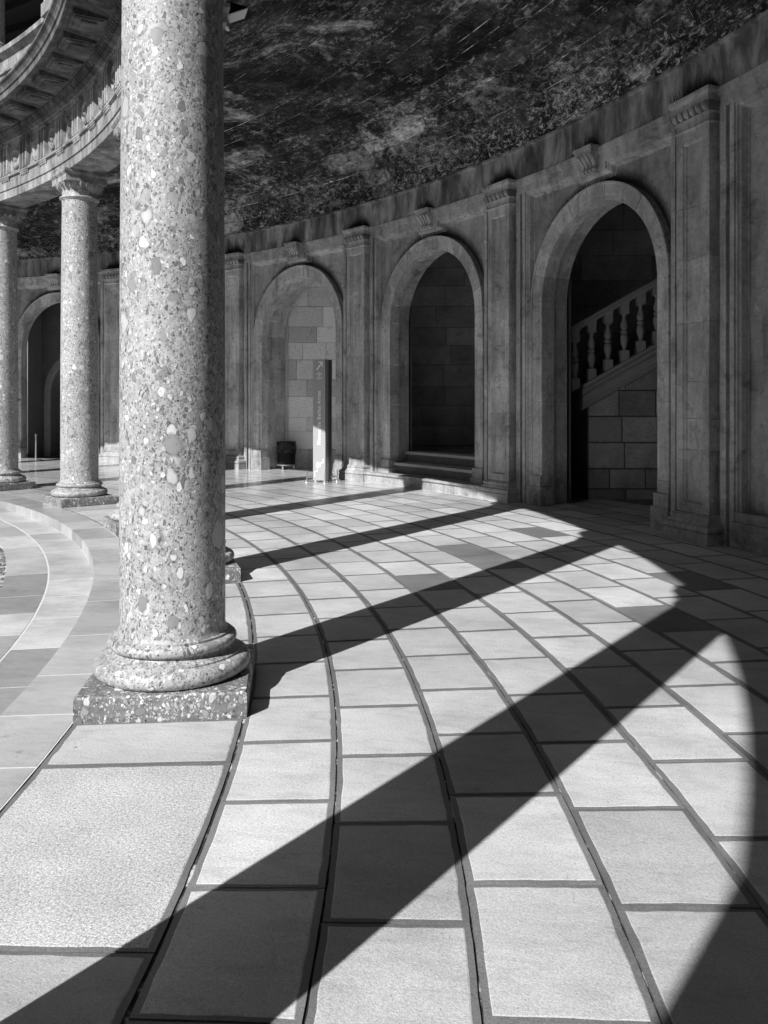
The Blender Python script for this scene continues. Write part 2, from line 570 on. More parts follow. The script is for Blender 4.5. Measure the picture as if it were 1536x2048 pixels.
def sweep(mb, path, prof, place, side=1, m=0, caps=True):
    """mitred moulding: path of 2-D points, profile of (offset to the left*side, w), place(x, y, w) -> point"""
    n = len(path)
    rows = []
    for i, p in enumerate(path):
        def nrm(a, b):
            dx, dy = b[0] - a[0], b[1] - a[1]
            l = math.hypot(dx, dy) or 1
            return (-dy / l * side, dx / l * side)
        if i == 0:
            nx, ny = nrm(path[0], path[1]); k = 1
        elif i == n - 1:
            nx, ny = nrm(path[-2], path[-1]); k = 1
        else:
            a, b = nrm(path[i - 1], p), nrm(p, path[i + 1])
            nx, ny = a[0] + b[0], a[1] + b[1]
            l2 = nx * nx + ny * ny
            k = 2 / l2 if l2 > 0.05 else 1
        rows.append([place(p[0] + nx * k * o, p[1] + ny * k * o, w) for o, w in prof])
    ids = mb.grid(rows, m)
    if caps:
        mb.face(ids[0][::-1], m)
        mb.face(ids[-1], m)


def clip(poly, a, b, c):
    """keep the part of a 2-D polygon where a*x + b*y <= c"""
    out = []
    for i in range(len(poly)):
        p, q = poly[i], poly[(i + 1) % len(poly)]
        dp, dq = a * p[0] + b * p[1] - c, a * q[0] + b * q[1] - c
        if dp <= 0:
            out.append(p)
        if (dp < 0 < dq) or (dq < 0 < dp):
            t = dp / (dp - dq)
            out.append((p[0] + (q[0] - p[0]) * t, p[1] + (q[1] - p[1]) * t))
    return out


# ------------------------------------------------------------------ gallery floor
floor = struct('gallery_floor', (0, 0, 0))
mb = MB()
mb.lathe([(14.60, -0.006), (15.6, -0.006), (17, -0.008), (19, -0.008), (20.3, -0.008), (22.4, -0.008)], 0, 0, 256)
mb.build('joint_bed', M_FJOINT, floor)


def slab(mb, r0, r1, a0, a1, mg=0.021, gap=0.0038, n=2, z=0.0, mats=(0, 1), low=-0.03, edges=(1, 1, 0.72, 0.72), rim=0.0011, jit=0.0):
    """one paving stone: proud bush-hammered field inside a smooth drafted margin"""
    rm = (r0 + r1) / 2
    nr = max(2, n - 1)
    def loop(o, zz, j=0.0):
        A0, A1 = a0 + (o * edges[2] + gap) / rm, a1 - (o * edges[3] + gap) / rm
        R0, R1 = r0 + o * edges[0] + gap, r1 - o * edges[1] - gap
        q = [(A0 + (A1 - A0) * i / n, R0) for i in range(n)] + [(A1, R0 + (R1 - R0) * i / nr) for i in range(nr)]
        q += [(A1 - (A1 - A0) * i / n, R1) for i in range(n)] + [(A0, R1 - (R1 - R0) * i / nr) for i in range(nr)]
        return [cyl(a + random.gauss(0, j) / rm, r + random.gauss(0, j), zz) for a, r in q]
    ids = mb.grid([loop(0, z + low), loop(0, z - rim, jit * 0.6), loop(mg, z - rim, jit)], mats[1], close_v=True)
    k = len(ids[2])
    top = [mb.vert(mb.v[i] + Vector((0, 0, rim))) for i in ids[2]]
    c = sum((mb.v[i] for i in top), Vector()) / k
    for t, i in zip(top, ids[2]):
        d = c - mb.v[t]
        d.z = 0
        mb.v[t] += d.normalized() * 0.005
    for i in range(k):
        mb.face((ids[2][i], ids[2][(i + 1) % k], top[(i + 1) % k], top[i]), mats[0])
    mb.face(top, mats[0])


RINGW = 0.434
R1 = 15.395
STEPA = D / 5.5
PH = [11.18, 10.57, 11.29, 10.88, 10.16, 11.05, 10.17, 10.9, 11.4, 10.3, 11.1, 10.6, 11.2, 10.4, 10.9]
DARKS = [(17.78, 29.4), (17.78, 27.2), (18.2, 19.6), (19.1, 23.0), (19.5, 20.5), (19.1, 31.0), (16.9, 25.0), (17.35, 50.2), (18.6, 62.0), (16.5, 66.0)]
cand = []
for j in range(15):
    ra, rb = R1 + RINGW * j, R1 + RINGW * (j + 1)
    k0 = int(math.floor((-6 - PH[j]) / math.degrees(STEPA)))
    for k in range(k0, 52):
        jit = random.uniform(-0.05, 0.05)
        a0 = R(PH[j]) + k * STEPA
        a1 = a0 + STEPA
        am = (a0 + a1) / 2
        if ra > 20.2:       # only in the doorways
            b = (am - WA) / D
            if not (abs(b - 0.5) < 0.31 or abs(b - 2.5) < 0.31):
                continue
        p = cyl(am, (ra + rb) / 2, 0)
        dist = (p - Vector((CAMX, 0, 0))).length
        cand.append((0 if in_view(p, 250, 250) else 1, dist, j, ra, rb, a0, a1, p))
cand.sort(key=lambda t: (t[0], t[1]))
rest = MB()
for i, (seen, dist, j, ra, rb, a0, a1, p) in enumerate(cand):
    am = math.degrees((a0 + a1) / 2)
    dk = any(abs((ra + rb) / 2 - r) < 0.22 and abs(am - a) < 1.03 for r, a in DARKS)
    if i < 225 and seen == 0:
        m = MB()
        slab(m, ra, rb, a0, a1, z=random.uniform(-0.0015, 0.0015), n=8 if i < 90 else 3, jit=0.0016 if i < 90 else 0.001)
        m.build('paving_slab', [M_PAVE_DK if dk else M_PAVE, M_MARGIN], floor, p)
    else:
        slab(rest, ra, rb, a0, a1)
rest.build('far_paving', [M_PAVE, M_MARGIN], floor, props=dict(kind='stuff'))

# stylobate: between the column plinths, straight chords like the plinths
for k in range(-3, 8):
    c0, c1 = PA + k * D, PA + (k + 1) * D
    h = 0.405 / RC
    cuts = [c0 + h, c0 + R(3.35), c1 - R(3.4), c1 - h] if k != -1 else [c0 + h, R(8.0), R(12.468), c1 - h]
    for i in range(3):
        m = MB()
        a0, a1 = cuts[i], cuts[i + 1]
        slab(m, 14.602, 15.39, a0, a1, 0.022, 0.004, 12, mats=(0, 1), jit=0.0018)
        m.build('stylobate_slab', [M_GRAN if i == 1 else M_PAVE, M_MARGIN], floor, cyl((a0 + a1) / 2, 15, 0))
    m = MB()            # dressed bed under each column
    m.arcbox(c0 - h + 0.0006, c0 + h - 0.0006, 14.605, 15.385, -0.05, -0.001, 2)
    m.build('plinth_bed', M_MARGIN, floor, cyl(c0, 15, 0))

# step round the court: slabs with white lime joints
mb = MB()
mb.lathe([(14.2275, -STEP - 0.02), (14.2275, -0.0012), (14.60, -0.0012)], 0, 0, 256)
mb.build('step_joint_bed', M_JOINT, floor)
stepj = [2.6, 5.3, 8.4, 12.44, 14.76, 17.13, 20.31, 24.11, 27.3, 30.1, 33.5, 36.2, 39.4, 42.0, 45.3, 48.3, 51.0, 54.3, 57.6, 60.4, 63.9, 67.0, 70.2, 73.8, 77.0, 80.0]
for a, b in zip(stepj[:-1], stepj[1:]):
    m = MB()
    g = 0.00042
    m.arcbox(R(a) + g, R(b) - g, 14.226, 14.592, -STEP - 0.03, 0.0, 3)
    m.build('step_slab', M_STEP, floor, cyl(R((a + b) / 2), 14.4, 0))

# ------------------------------------------------------------------ court floor
court = struct('courtyard_ground', (0, 0, -STEP))
mb = MB()
mb.lathe([(0.05, -STEP - 0.012), (5, -STEP - 0.012), (10, -STEP - 0.012), (13.47, -STEP - 0.012)], 0, 0, 128)
mb.build('court_bed', M_COURTBED, court)
mb = MB()
mb.lathe([(13.46, -STEP - 0.0015), (14.24, -STEP - 0.0015)], 0, 0, 256)
mb.build('court_joint_bed', M_JOINT, court)
for (ra, rb, ph, w) in ((13.846, 14.222, 0.4, 2.75), (13.462, 13.830, 1.7, 3.25)):
    a = ph
    while a < 84:
        b = a + w * random.uniform(0.75, 1.25)
        m = MB()
        g = 0.0005
        z = -STEP + random.uniform(-0.0005, 0.0015)
        m.arcbox(R(a) + g, R(b) - g, ra, rb, -STEP - 0.04, z, 3)
        m.build('court_slab', M_COURT, court, cyl(R((a + b) / 2), ra, -STEP))
        a = b
mb = MB()
for i in range(2200):
    a, r = R(random.uniform(12, 55)), 13.45 - random.random() ** 1.3 * 1.0
    c = cyl(a, r, -STEP - 0.012)
    l, w, h = random.uniform(.018, .034), random.uniform(.008, .014), random.uniform(.008, .022)
    t = a + random.uniform(-0.4, 0.4)
    ex, ey = Vector((math.cos(t), math.sin(t), 0)), Vector((-math.sin(t), math.cos(t), 0))
    ring = [c + ex * (l * math.cos(q)) + ey * (w * math.sin(q)) for q in (0, 1.05, 2.1, 3.14, 4.2, 5.24)]
    up = [c + (p - c) * 0.55 + Vector((0, 0, h)) for p in ring]
    ids = mb.grid([ring, up], 0, close_v=True)
    mb.face(ids[1])
mb.build('cobblestones', M_COBBLE, court, props=dict(kind='stuff'))

# ------------------------------------------------------------------ columns
COLH = 4.845


def octo(r):
    return r


col = thing('stone_column', (0, 0, 0), 'x', 'column', 'columns round the courtyard')
mb = MB()
s = 0.405
rp = random.Random(3)
NP = 14
def square(o, z, j, jz):
    pts = []
    for (ax, ay), (bx, by) in (((-1, -1), (1, -1)), ((1, -1), (1, 1)), ((1, 1), (-1, 1)), ((-1, 1), (-1, -1))):
        for i in range(NP):
            t = i / NP
            q = o - abs(rp.gauss(0, j)) - (0.004 if i == 0 else 0)
            pts.append(((ax + (bx - ax) * t) * q, (ay + (by - ay) * t) * q, z - abs(rp.gauss(0, jz))))
    return pts
mb.grid([square(s, -0.005, 0.002, 0), square(s, 0.03, 0.0015, 0.004), square(s, 0.085, 0.0012, 0.004), square(s - 0.001, 0.114, 0.0028, 0.002), square(s - 0.009, 0.1215, 0.003, 0.0006), square(0.33, 0.1225, 0, 0), square(0.2, 0.1225, 0, 0)], 0, close_v=True)
mb.build('plinth', M_PEB_DK, col, smooth=True, angle=30)
mb = MB()
prof = [(0.30, 0.1205)]
for i in range(9):
    t = -PI / 2 + PI * i / 8
    prof.append((0.352 + 0.046 * math.cos(t), 0.168 + 0.046 * math.sin(t)))
prof += [(0.345, 0.216), (0.345, 0.224)]
for i in range(1, 6):
    t = i / 5
    prof.append((0.345 - 0.045 * math.sin(t * PI / 2), 0.224 + 0.028 * t))
prof += [(0.300, 0.256), (0.306, 0.258)]
for i in range(7):
    t = -PI / 2 + PI * i / 6
    prof.append((0.300 + 0.026 * math.cos(t), 0.284 + 0.026 * math.sin(t)))
prof += [(0.291, 0.312), (0.291, 0.322), (0.279, 0.326), (0.27, 0.345)]
mb.lathe(prof, 0, 0, 64)
mb.build('base', M_PEB, col, smooth=True, angle=35)
mb = MB()
prof = [(0.272, 0.342)]
for i in range(13):
    t = i / 12
    prof.append((0.267 - 0.022 * max(0, (t - 0.25) / 0.75) ** 1.5, 0.36 + (4.42 - 0.36) * t))
prof += [(0.25, 4.445), (0.262, 4.452), (0.262, 4.464)]
for i in range(5):
    t = -PI / 2 + PI * i / 4
    prof.append((0.266 + 0.016 * math.cos(t), 4.482 + 0.016 * math.sin(t)))
prof += [(0.246, 4.500), (0.244, 4.58)]
mb.lathe(prof, 0, 0, 64)
mb.build('shaft', M_PEB, col, smooth=True, angle=35)
mb = MB()
prof = [(0.244, 4.575), (0.252, 4.585), (0.252, 4.600), (0.262, 4.604)]
for i in range(6):
    t = i / 5
    prof.append((0.264 + 0.05 * math.sin(t * PI / 2), 4.61 + 0.075 * t))
prof.append((0.2, 4.69))
mb.lathe(prof, 0, 0, 48)
for i in range(24):         # carved eggs
    a = 2 * PI * i / 24
    c = Vector((0.298 * math.cos(a), 0.298 * math.sin(a), 4.648))
    ex, ez = Vector((-math.sin(a), math.cos(a), 0)), Vector((0, 0, 1))
    en = Vector((math.cos(a), math.sin(a), 0))
    rows = []
    for z, w in ((-0.034, 0.008), (-0.015, 0.022), (0.01, 0.026), (0.034, 0.02)):
        rows.append([c + ez * z + ex * (w * math.cos(q)) + en * (0.02 * math.sin(q) + 0.012 + z * 0.5) for q in (0, PI / 3, 2 * PI / 3, PI)])
    mb.grid(rows)
s1, s2 = 0.300, 0.325
rows = []
for o, z in ((0.2, 4.686), (s1, 4.686), (s1, 4.772), (s1 + 0.006, 4.776), (s1 + 0.02, 4.80), (s2, 4.806), (s2, COLH), (0.1, COLH)):
    rows.append([(-o, -o, z), (o, -o, z), (o, o, z), (-o, o, z)])
mb.grid(rows, 0, close_v=True)
mb.build('capital', M_ENT, col, smooth=True, angle=30)

COL_LABELS = {
    0: 'tall near conglomerate column with big pale pebbles, largest in the photo, on a pebbled plinth',
    1: 'column almost wholly hidden behind the near column, its plinth corner showing to the right',
    2: 'column hidden behind the near column, its plinth corner showing to the left by the step',
    3: 'slender sunlit column with its whole capital in view, left of the near column',
    4: 'column cut by the left edge of the photo, standing by the dark doorway',
    -1: 'column behind the viewer whose long shadow crosses the front slabs',
    -2: 'column farther behind the viewer whose shadow darkens the lower right corner',
    5: 'column beyond the left edge, next after the one cut by the frame',
    6: 'column beyond the left edge, second after the one cut by the frame',
}
first = True
for k in (0, 1, 2, 3, 4, 5, 6, -1, -2):
    a = PA + k * D
    o = col if first else copy_tree(col, (0, 0, 0))
    first = False
    o.location = cyl(a, RC, 0)
    o.rotation_euler = (0, 0, a)
    o['label'] = COL_LABELS[k]

# ------------------------------------------------------------------ entablature over the columns
ent = thing('entablature', (0, 0, 4.85), 'curved carved entablature with frieze and deep cornice resting on the columns', 'entablature')
mb = MB()
mb.lathe([(14.75, COLH), (14.75, 4.98), (14.732, 4.981), (14.732, 5.165), (14.70, 5.17), (14.70, 5.205), (14.75, 5.207)], 0, 0, 288)
mb.lathe([(15.42, 5.45), (15.40, 5.25), (15.27, 5.20), (15.25, 5.16), (15.25, COLH), (14.75, COLH)], 0, 0, 288)
mb.build('architrave', M_ENT, ent)
mb = MB()
mb.lathe([(14.75, 5.207), (14.75, 5.70), (14.725, 5.704), (14.725, 5.745), (14.70, 5.75)], 0, 0, 288)
mb.build('frieze', M_ENT, ent)
mb = MB()
mb.lathe([(14.70, 5.75), (14.66, 5.775), (14.655, 5.785), (14.60, 5.845), (14.585, 5.85), (14.585, 5.872), (14.56, 5.874), (14.13, 5.925), (14.115, 5.912),
          (14.085, 5.912), (14.085, 6.0), (14.065, 6.004), (14.055, 6.03), (14.02, 6.075), (14.0, 6.085), (14.0, 6.12), (14.35, 6.20), (14.72, 6.24)], 0, 0, 288)
cor = mb.build('cornice', M_ENTD, ent)
for k in range(-2, 22):
    a = PA + R(2.8125) * k
    if not (R(28) < a < R(68)):
        continue
    m = MB()
    hw = R(0.60)
    for q in (-1, 0, 1):
        c = a + q * hw * 0.72
        w = hw * 0.27
        rows = []
        for z in (5.209, 5.62, 5.655):
            d = 0.0 if z < 5.64 else 0.02
            rows.append([cyl(c - w, 14.748, z), cyl(c - w * 0.6, 14.690 + d, z), cyl(c + w * 0.6, 14.690 + d, z), cyl(c + w, 14.748, z)])
        m.grid(rows)
    m.arcbox(a - hw, a + hw, 14.70, 14.75, 5.656, 5.699, 2)
    m.build('triglyph', M_ENT, ent, cyl(a, 14.75, 5.2))
    m = MB()
    for q in range(5):
        c = a + (q - 2) * hw * 0.4
        m.arcbox(c - hw * 0.13, c + hw * 0.13, 14.712, 14.732, 5.115, 5.145, 1)
    m.arcbox(a - hw, a + hw, 14.705, 14.732, 5.145, 5.164, 2)
    m.build('gutta_strip', M_ENT, ent, cyl(a, 14.75, 5.1))
    # metope ornament: a dish or an ox skull by turns
    b = a + R(1.40625)
    m = MB()
    t = Vector((-math.sin(b), math.cos(b), 0))
    nrm = Vector((-math.cos(b), -math.sin(b), 0))
    c = cyl(b, 14.748, 5.43)
    if k % 2 == 0:
        prof = [(0.165, 0.0), (0.165, 0.02), (0.14, 0.035), (0.115, 0.012), (0.07, 0.015), (0.045, 0.04), (0.0, 0.05)]
        rows = []
        for i in range(16):
            g = 2 * PI * i / 16
            wv = 1 + 0.12 * math.cos(8 * g)
            rows.append([c + t * (rr * math.cos(g)) + Vector((0, 0, rr * math.sin(g))) + nrm * (h * (wv if rr < 0.12 else 1)) for rr, h in prof])
        m.grid(rows, 0, close_u=True)
        m.build('roundel', M_ENT, ent, c)
    else:
        rows = []
        for z, w, h in ((-0.17, 0.035, 0.02), (-0.12, 0.05, 0.045), (-0.03, 0.045, 0.05), (0.04, 0.09, 0.06), (0.1, 0.085, 0.05), (0.13, 0.05, 0.02)):
            rows.append([c + Vector((0, 0, z)) + t * (w * q) + nrm * (h * (1 - abs(q) ** 2)) for q in (-1, -0.6, 0, 0.6, 1)])
        m.grid(rows)
        for sgn in (-1, 1):
            for i in range(4):
                p = c + t * (sgn * (0.085 + 0.022 * i)) + Vector((0, 0, 0.09 + 0.022 * i)) + nrm * 0.012
                m.box(p, t, nrm, 0.036, 0.03 - 0.004 * i, p.z - 0.018, p.z + 0.018)
            for i in range(5):
                p = c + t * (sgn * (0.11 - 0.004 * i)) + Vector((0, 0, 0.02 - 0.036 * i)) + nrm * 0.008
                m.box(p, t, nrm, 0.03 - 0.003 * i, 0.022, p.z - 0.016, p.z + 0.016)
        m.build('ox_skull', M_ENT, ent, c)
    # coffered block hung under the cornice
    m = MB()
    hw2 = R(0.86)
    m.arcbox(a - hw2, a + hw2, 14.17, 14.545, 5.845, 5.93, 2)
    m.arcbox(a - hw2 * 0.86, a + hw2 * 0.86, 14.20, 14.50, 5.832, 5.846, 2)
    m.arcbox(a - hw2 * 0.55, a + hw2 * 0.55, 14.27, 14.44, 5.818, 5.833, 2)
    m.build('soffit_block', M_ENTD, ent, cyl(a, 14.3, 5.9))
mb = MB()
a = R(28)
while a < R(66):
    c = cyl(a, 14.617, 5.812)
    t = Vector((-math.sin(a), math.cos(a), 0))
    n_ = Vector((-math.cos(a), -math.sin(a), 0))
    rows = []
    for z, w in ((-0.034, 0.012), (-0.01, 0.03), (0.026, 0.032)):
        rows.append([c + Vector((0, 0, z)) + t * (w * math.cos(q)) + n_ * (0.03 * math.sin(q) + z * 0.9 - 0.004) for q in (0, 0.8, 1.57, 2.34, PI)])
    mb.grid(rows)
    a += 0.088 / 14.6
mb.build('egg_and_dart', M_ENTD, ent, props=dict(kind='stuff'))

# ------------------------------------------------------------------ annular vault
VR, VA, VZ, VB = 17.9, 2.5, 5.25, 1.30


def vp(th, a, off=0.0):
    """point on the vault; off > 0 goes up into the masonry"""
    n = Vector((math.cos(th) / VA, math.sin(th) / VB))
    n.normalize()
    return cyl(a, VR + VA * math.cos(th) + n.x * off, VZ + VB * math.sin(th) + n.y * off)


vault = struct('gallery_vault', (0, 0, VZ))
mb = MB()
prof = []
for i in range(33):
    th = PI * i / 32
    n = Vector((math.cos(th) / VA, math.sin(th) / VB)).normalized()
    prof.append((VR + VA * math.cos(th) + n.x * 0.009, VZ + VB * math.sin(th) + n.y * 0.009))
mb.lathe(prof, 0, 0, 192)
mb.build('vault_backing', M_MORT, vault, smooth=True)
hc = [0, 12, 23.7, 32.5, 40.2, 52.5, 57, 61.5, 71.5, 81]
courses = hc + [180 - x for x in hc[::-1]]
cand = []
for j in range(len(courses) - 1):
    t0, t1 = R(courses[j]), R(courses[j + 1])
    a = R(-16 + random.uniform(0, 4))
    while a < R(98):
        w = random.uniform(1.5, 2.3) / 17.5
        c = vp((t0 + t1) / 2, a + w / 2)
        vis = any(in_view(vp((t0 + t1) / 2, a + w * q), 30, 60) for q in (0.0, 0.5, 1.0))
        cand.append((0 if vis else 1, (c - Vector((CAMX, 0, CAMZ))).length, t0, t1, a, a + w, c))
        a += w
cand.sort(key=lambda q: (q[0], q[1]))


def vault_stone(m, t0, t1, a0, a1):
    gt = random.uniform(0.004, 0.010) / 2.0
    ga = random.uniform(0.002, 0.007) / 17.5
    d = random.uniform(-0.004, 0.006)
    NA, NTH = 4, 2
    rows = []
    for i in range(NTH + 1):
        th = t0 + gt + (t1 - t0 - 2 * gt) * i / NTH
        rows.append([vp(th, a0 + ga + (a1 - a0 - 2 * ga) * k / NA, d) for k in range(NA + 1)])
    ids = m.grid(rows)
    # edge that turns up into the joint
    per = [(0, k) for k in range(NA + 1)] + [(i, NA) for i in range(1, NTH + 1)] + [(NTH, k) for k in range(NA - 1, -1, -1)] + [(i, 0) for i in range(NTH - 1, 0, -1)]
    up = []
    for i, k in per:
        th = t0 + gt + (t1 - t0 - 2 * gt) * i / NTH
        up.append(m.vert(vp(th, a0 + ga + (a1 - a0 - 2 * ga) * k / NA, 0.03)))
    base = [ids[i][k] for i, k in per]
    for i in range(len(per)):
        j = (i + 1) % len(per)
        m.face((base[i], base[j], up[j], up[i]))


rest = MB()
for i, (v, dist, t0, t1, a0, a1, c) in enumerate(cand):
    if v == 0 and i < 280:
        m = MB()
        vault_stone(m, t0, t1, a0, a1)
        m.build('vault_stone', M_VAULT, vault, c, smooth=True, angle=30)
    else:
        vault_stone(rest, t0, t1, a0, a1)
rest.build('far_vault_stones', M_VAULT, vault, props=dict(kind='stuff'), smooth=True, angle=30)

# ------------------------------------------------------------------ the curved gallery wall
wall = thing('gallery_wall', (0, 0, 0), 'curved inner wall of arched doorways and pilasters under the dark vault', 'wall')
RP, RA, RF = 20.60, 20.505, 20.45       # panel, archivolt and frame faces
RI, RO, ZS = 1.175, 1.41, 2.95          # arch opening, hood, springing height
mb = MB()
mb.lathe([(20.43, 4.79), (20.43, 5.225), (20.38, 5.23), (20.38, 5.262), (20.45, 5.265)], 0, 0, 256)
mb.build('frieze_band', M_FRZ, wall)
mb = MB()           # plain continuation of the wall outside the built bays, out of sight
mb.lathe([(RP, 4.8), (RP, 3.0), (RP, -0.05)], 0, 0, 200, 0, WA + 6 * D, False, WA - 2 * D + 2 * PI)
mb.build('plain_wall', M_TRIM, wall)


def bay_fn(i):
    ac = WA + (i + 0.5) * D
    return lambda u, z, r: cyl(ac + u / RW, r, z)


HB = D * RW / 2      # half a bay, as arc length
OPEN = {0: 'stair', 1: 'steps', 2: 'niche', 3: 'plain', 4: 'inner', 5: 'plain'}
for i in range(-2, 6):
    W = bay_fn(i)
    ac = WA + (i + 0.5) * D
    arch = i in OPEN
    # --- panel
    m = MB()
    us = [-HB, -1.7, -1.55, -RO, -1.3]
    if arch:
        us += [-RI] + [-RI * math.cos(PI * q / 24) for q in range(1, 24)] + [RI]
    else:
        us += [-0.8, 0, 0.8]
    us += [1.3, RO, 1.55, 1.7, HB]
    def low(u):
        if not arch or abs(u) > RI + 1e-6:
            return -0.05
        return ZS + math.sqrt(max(0, RI * RI - u * u))
    for a, b in zip(us[:-1], us[1:]):
        inside = arch and abs((a + b) / 2) < RI
        za, zb = (low(a) if inside else -0.05), (low(b) if inside else -0.05)
        if inside and abs(abs(a) - RI) < 1e-6: za = ZS
        if inside and abs(abs(b) - RI) < 1e-6: zb = ZS
        ids = []
        for u, z in ((a, za), (b, zb), (b, 4.6), (a, 4.6)):
            k = m.vert(W(u, z, RP))
            m.uv[k] = (u if arch else 9, z)
            ids.append(k)
        m.face(ids[::-1])
    m.build('wall_panel', M_WALL, wall, cyl(ac, RP, 2))
    # --- fascia over the panel, and its mouldings
    m = MB()
    n = 10
    a0, a1 = ac - (HB - 0.28) / RW, ac + (HB - 0.28) / RW
    m.arcbox(a0, a1, RF, RP + 0.02, 4.585, 4.70, n)
    if arch:
        m.arcbox(ac - 0.269 / RW, ac + 0.269 / RW, RF, RP + 0.02, 4.492, 4.584, 2)
    m.arcbox(a0, a1, RF - 0.018, RP + 0.02, 4.701, 4.745, n)
    m.arcbox(a0, a1, RF - 0.035, RP + 0.02, 4.746, 4.792, n)
    for sg in (-1, 1):
        for off, w, r0 in ((0.349, 0.047, RF), (0.470, 0.032, RF + 0.012)):
            c = ac + sg * (HB - off) / RW
            z = -0.05
            while z < 4.584:
                z1 = min(4.584, z + random.uniform(0.4, 0.95))
                if 4.584 - z1 < 0.2:
                    z1 = 4.584
                j = random.uniform(-0.003, 0.003)
                m.arcbox(c - w / RW, c + w / RW, r0 + j, RP + 0.02, z + 0.002, z1 - 0.002, 1)
                z = z1
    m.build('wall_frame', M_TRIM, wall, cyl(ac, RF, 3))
    m = MB()
    f = HB - 0.505
    zt = 4.583
    b0 = 0.30 if not arch else 0.0
    def seg(p, q, k=6):
        return [(p[0] + (q[0] - p[0]) * t / k, p[1] + (q[1] - p[1]) * t / k) for t in range(k)]
    if arch:
        path = [(-f, 0.0)] + seg((-f, zt), (-0.27, zt)) + [(-0.27, zt), (-0.27, zt - 0.095), (0.27, zt - 0.095), (0.27, zt)] + seg((0.27, zt), (f, zt))[1:] + [(f, zt), (f, 0.0)]
    else:
        path = [(-f, 0.36)] + seg((-f, zt), (f, zt)) + [(f, zt), (f, 0.36)]
    prof = [(0.0, RP + 0.005), (0.0, RF + 0.03), (0.026, RF + 0.03), (0.031, RF + 0.05), (0.052, RF + 0.06), (0.066, RP - 0.02), (0.078, RP - 0.018), (0.082, RP + 0.005)]
    sweep(m, path, prof, lambda u, z, r: W(u, z, r), side=-1)
    if not arch:
        m.arcbox(ac - (f + 0.03) / RW, ac + (f + 0.03) / RW, RF - 0.01, RP + 0.01, -0.05, 0.27, 8)
        m.arcbox(ac - (f + 0.03) / RW, ac + (f + 0.03) / RW, RF + 0.02, RP + 0.01, 0.271, 0.37, 8)
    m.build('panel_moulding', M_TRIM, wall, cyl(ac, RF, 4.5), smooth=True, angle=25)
    if not arch:
        continue
    # --- archivolt with its jambs and two reveals
    m = MB()
    path = [(-1, 0.0)]
    rows = []
    rev = {2: 21.26, 3: 21.26, 5: 21.26, 4: 20.77}.get(i, 21.02)
    prof = [(RO, RP + 0.005), (RO, RA - 0.012), (RO - 0.028, RA - 0.012), (RO - 0.034, RA + 0.004), (RO - 0.05, RA + 0.006), (RI + 0.075, RA + 0.006), (RI + 0.07, RA + 0.012),
            (RI + 0.004, RA + 0.012), (RI, RA + 0.018), (RI, 20.74), (RI + 0.055, 20.742), (RI + 0.055, rev), (RI + 0.3, rev)]
    rv = random.Random(40 + i)
    def part(rows_, c):
        m = MB()
        m.grid(rows_)
        m.build('voussoir', M_ARCH, wall, c, smooth=True, angle=28)
    for sg in (-1, 1):
        zb = [-0.04, 0.44 + rv.uniform(0, .3), 1.35 + rv.uniform(-.2, .2), 2.15 + rv.uniform(-.2, .2), ZS]
        for z0, z1 in zip(zb[:-1], zb[1:]):
            j = rv.uniform(-0.003, 0.003)
            zz = (z0 + 0.0018, z1 - 0.0018)
            part([[W(sg * rho, z, r + j * (r < 20.6)) for rho, r in prof] for z in (zz if sg < 0 else zz[::-1])], W(sg * RO, (z0 + z1) / 2, RA))
    nv = 11
    for q in range(nv):
        j = rv.uniform(-0.003, 0.003)
        g0, g1 = PI - PI * q / nv - 0.0014, PI - PI * (q + 1) / nv + 0.0014
        rows_ = []
        for k_ in range(5):
            g = g0 + (g1 - g0) * k_ / 4
            rows_.append([W(rho * math.cos(g), ZS + rho * math.sin(g), r + j * (r < 20.6)) for rho, r in prof])
        part(rows_, W(RO * math.cos((g0 + g1) / 2), ZS + RO * math.sin((g0 + g1) / 2), RA))
    for sg in (-1, 1):          # two-stage block at the foot of each jamb
        m = MB()
        for (ui, uo, r0, z0, z1) in ((RI - 0.045, RO + 0.03, RA - 0.05, -0.03, 0.275), (RI - 0.014, RO + 0.012, RA - 0.03, 0.276, 0.43)):
            a0, a1 = ac + sg * ui / RW, ac + sg * uo / RW
            m.arcbox(min(a0, a1), max(a0, a1), r0, RP + 0.02 if ui > RI else 20.7, z0, z1, 1)
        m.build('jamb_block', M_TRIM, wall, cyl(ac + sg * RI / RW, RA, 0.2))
    # --- carved bracket on the crown
    m = MB()
    t = Vector((-math.sin(ac), math.cos(ac), 0))
    nn = Vector((-math.cos(ac), -math.sin(ac), 0))
    c = cyl(ac, RF, 0)
    rows = []
    for z, d, w in ((4.475, 0.012, 0.10), (4.49, 0.05, 0.125), (4.52, 0.065, 0.14), (4.56, 0.05, 0.13), (4.60, 0.06, 0.14), (4.66, 0.10, 0.15), (4.70, 0.13, 0.155), (4.725, 0.13, 0.155)):
        rows.append([c + Vector((0, 0, z)) + t * (w * q) + nn * (d * e) for q, e in ((-1, 0), (-1, 1.0), (-0.78, 1.2), (-0.62, 1.1), (-0.52, 0.15), (-0.42, 1.1), (-0.22, 1.25), (-0.08, 1.1), (0, 0.2), (0.08, 1.1), (0.22, 1.25), (0.42, 1.1), (0.52, 0.15), (0.62, 1.1), (0.78, 1.2), (1, 1.0), (1, 0))])
    m.grid(rows)
    m.box(c + nn * 0.07, t, nn, 0.35, 0.15, 4.726, 4.775)
    m.box(c + nn * 0.08, t, nn, 0.38, 0.17, 4.776, 4.812)
    m.build('keystone_bracket', M_TRIM, wall, cyl(ac, RF, 4.6), smooth=True, angle=20)

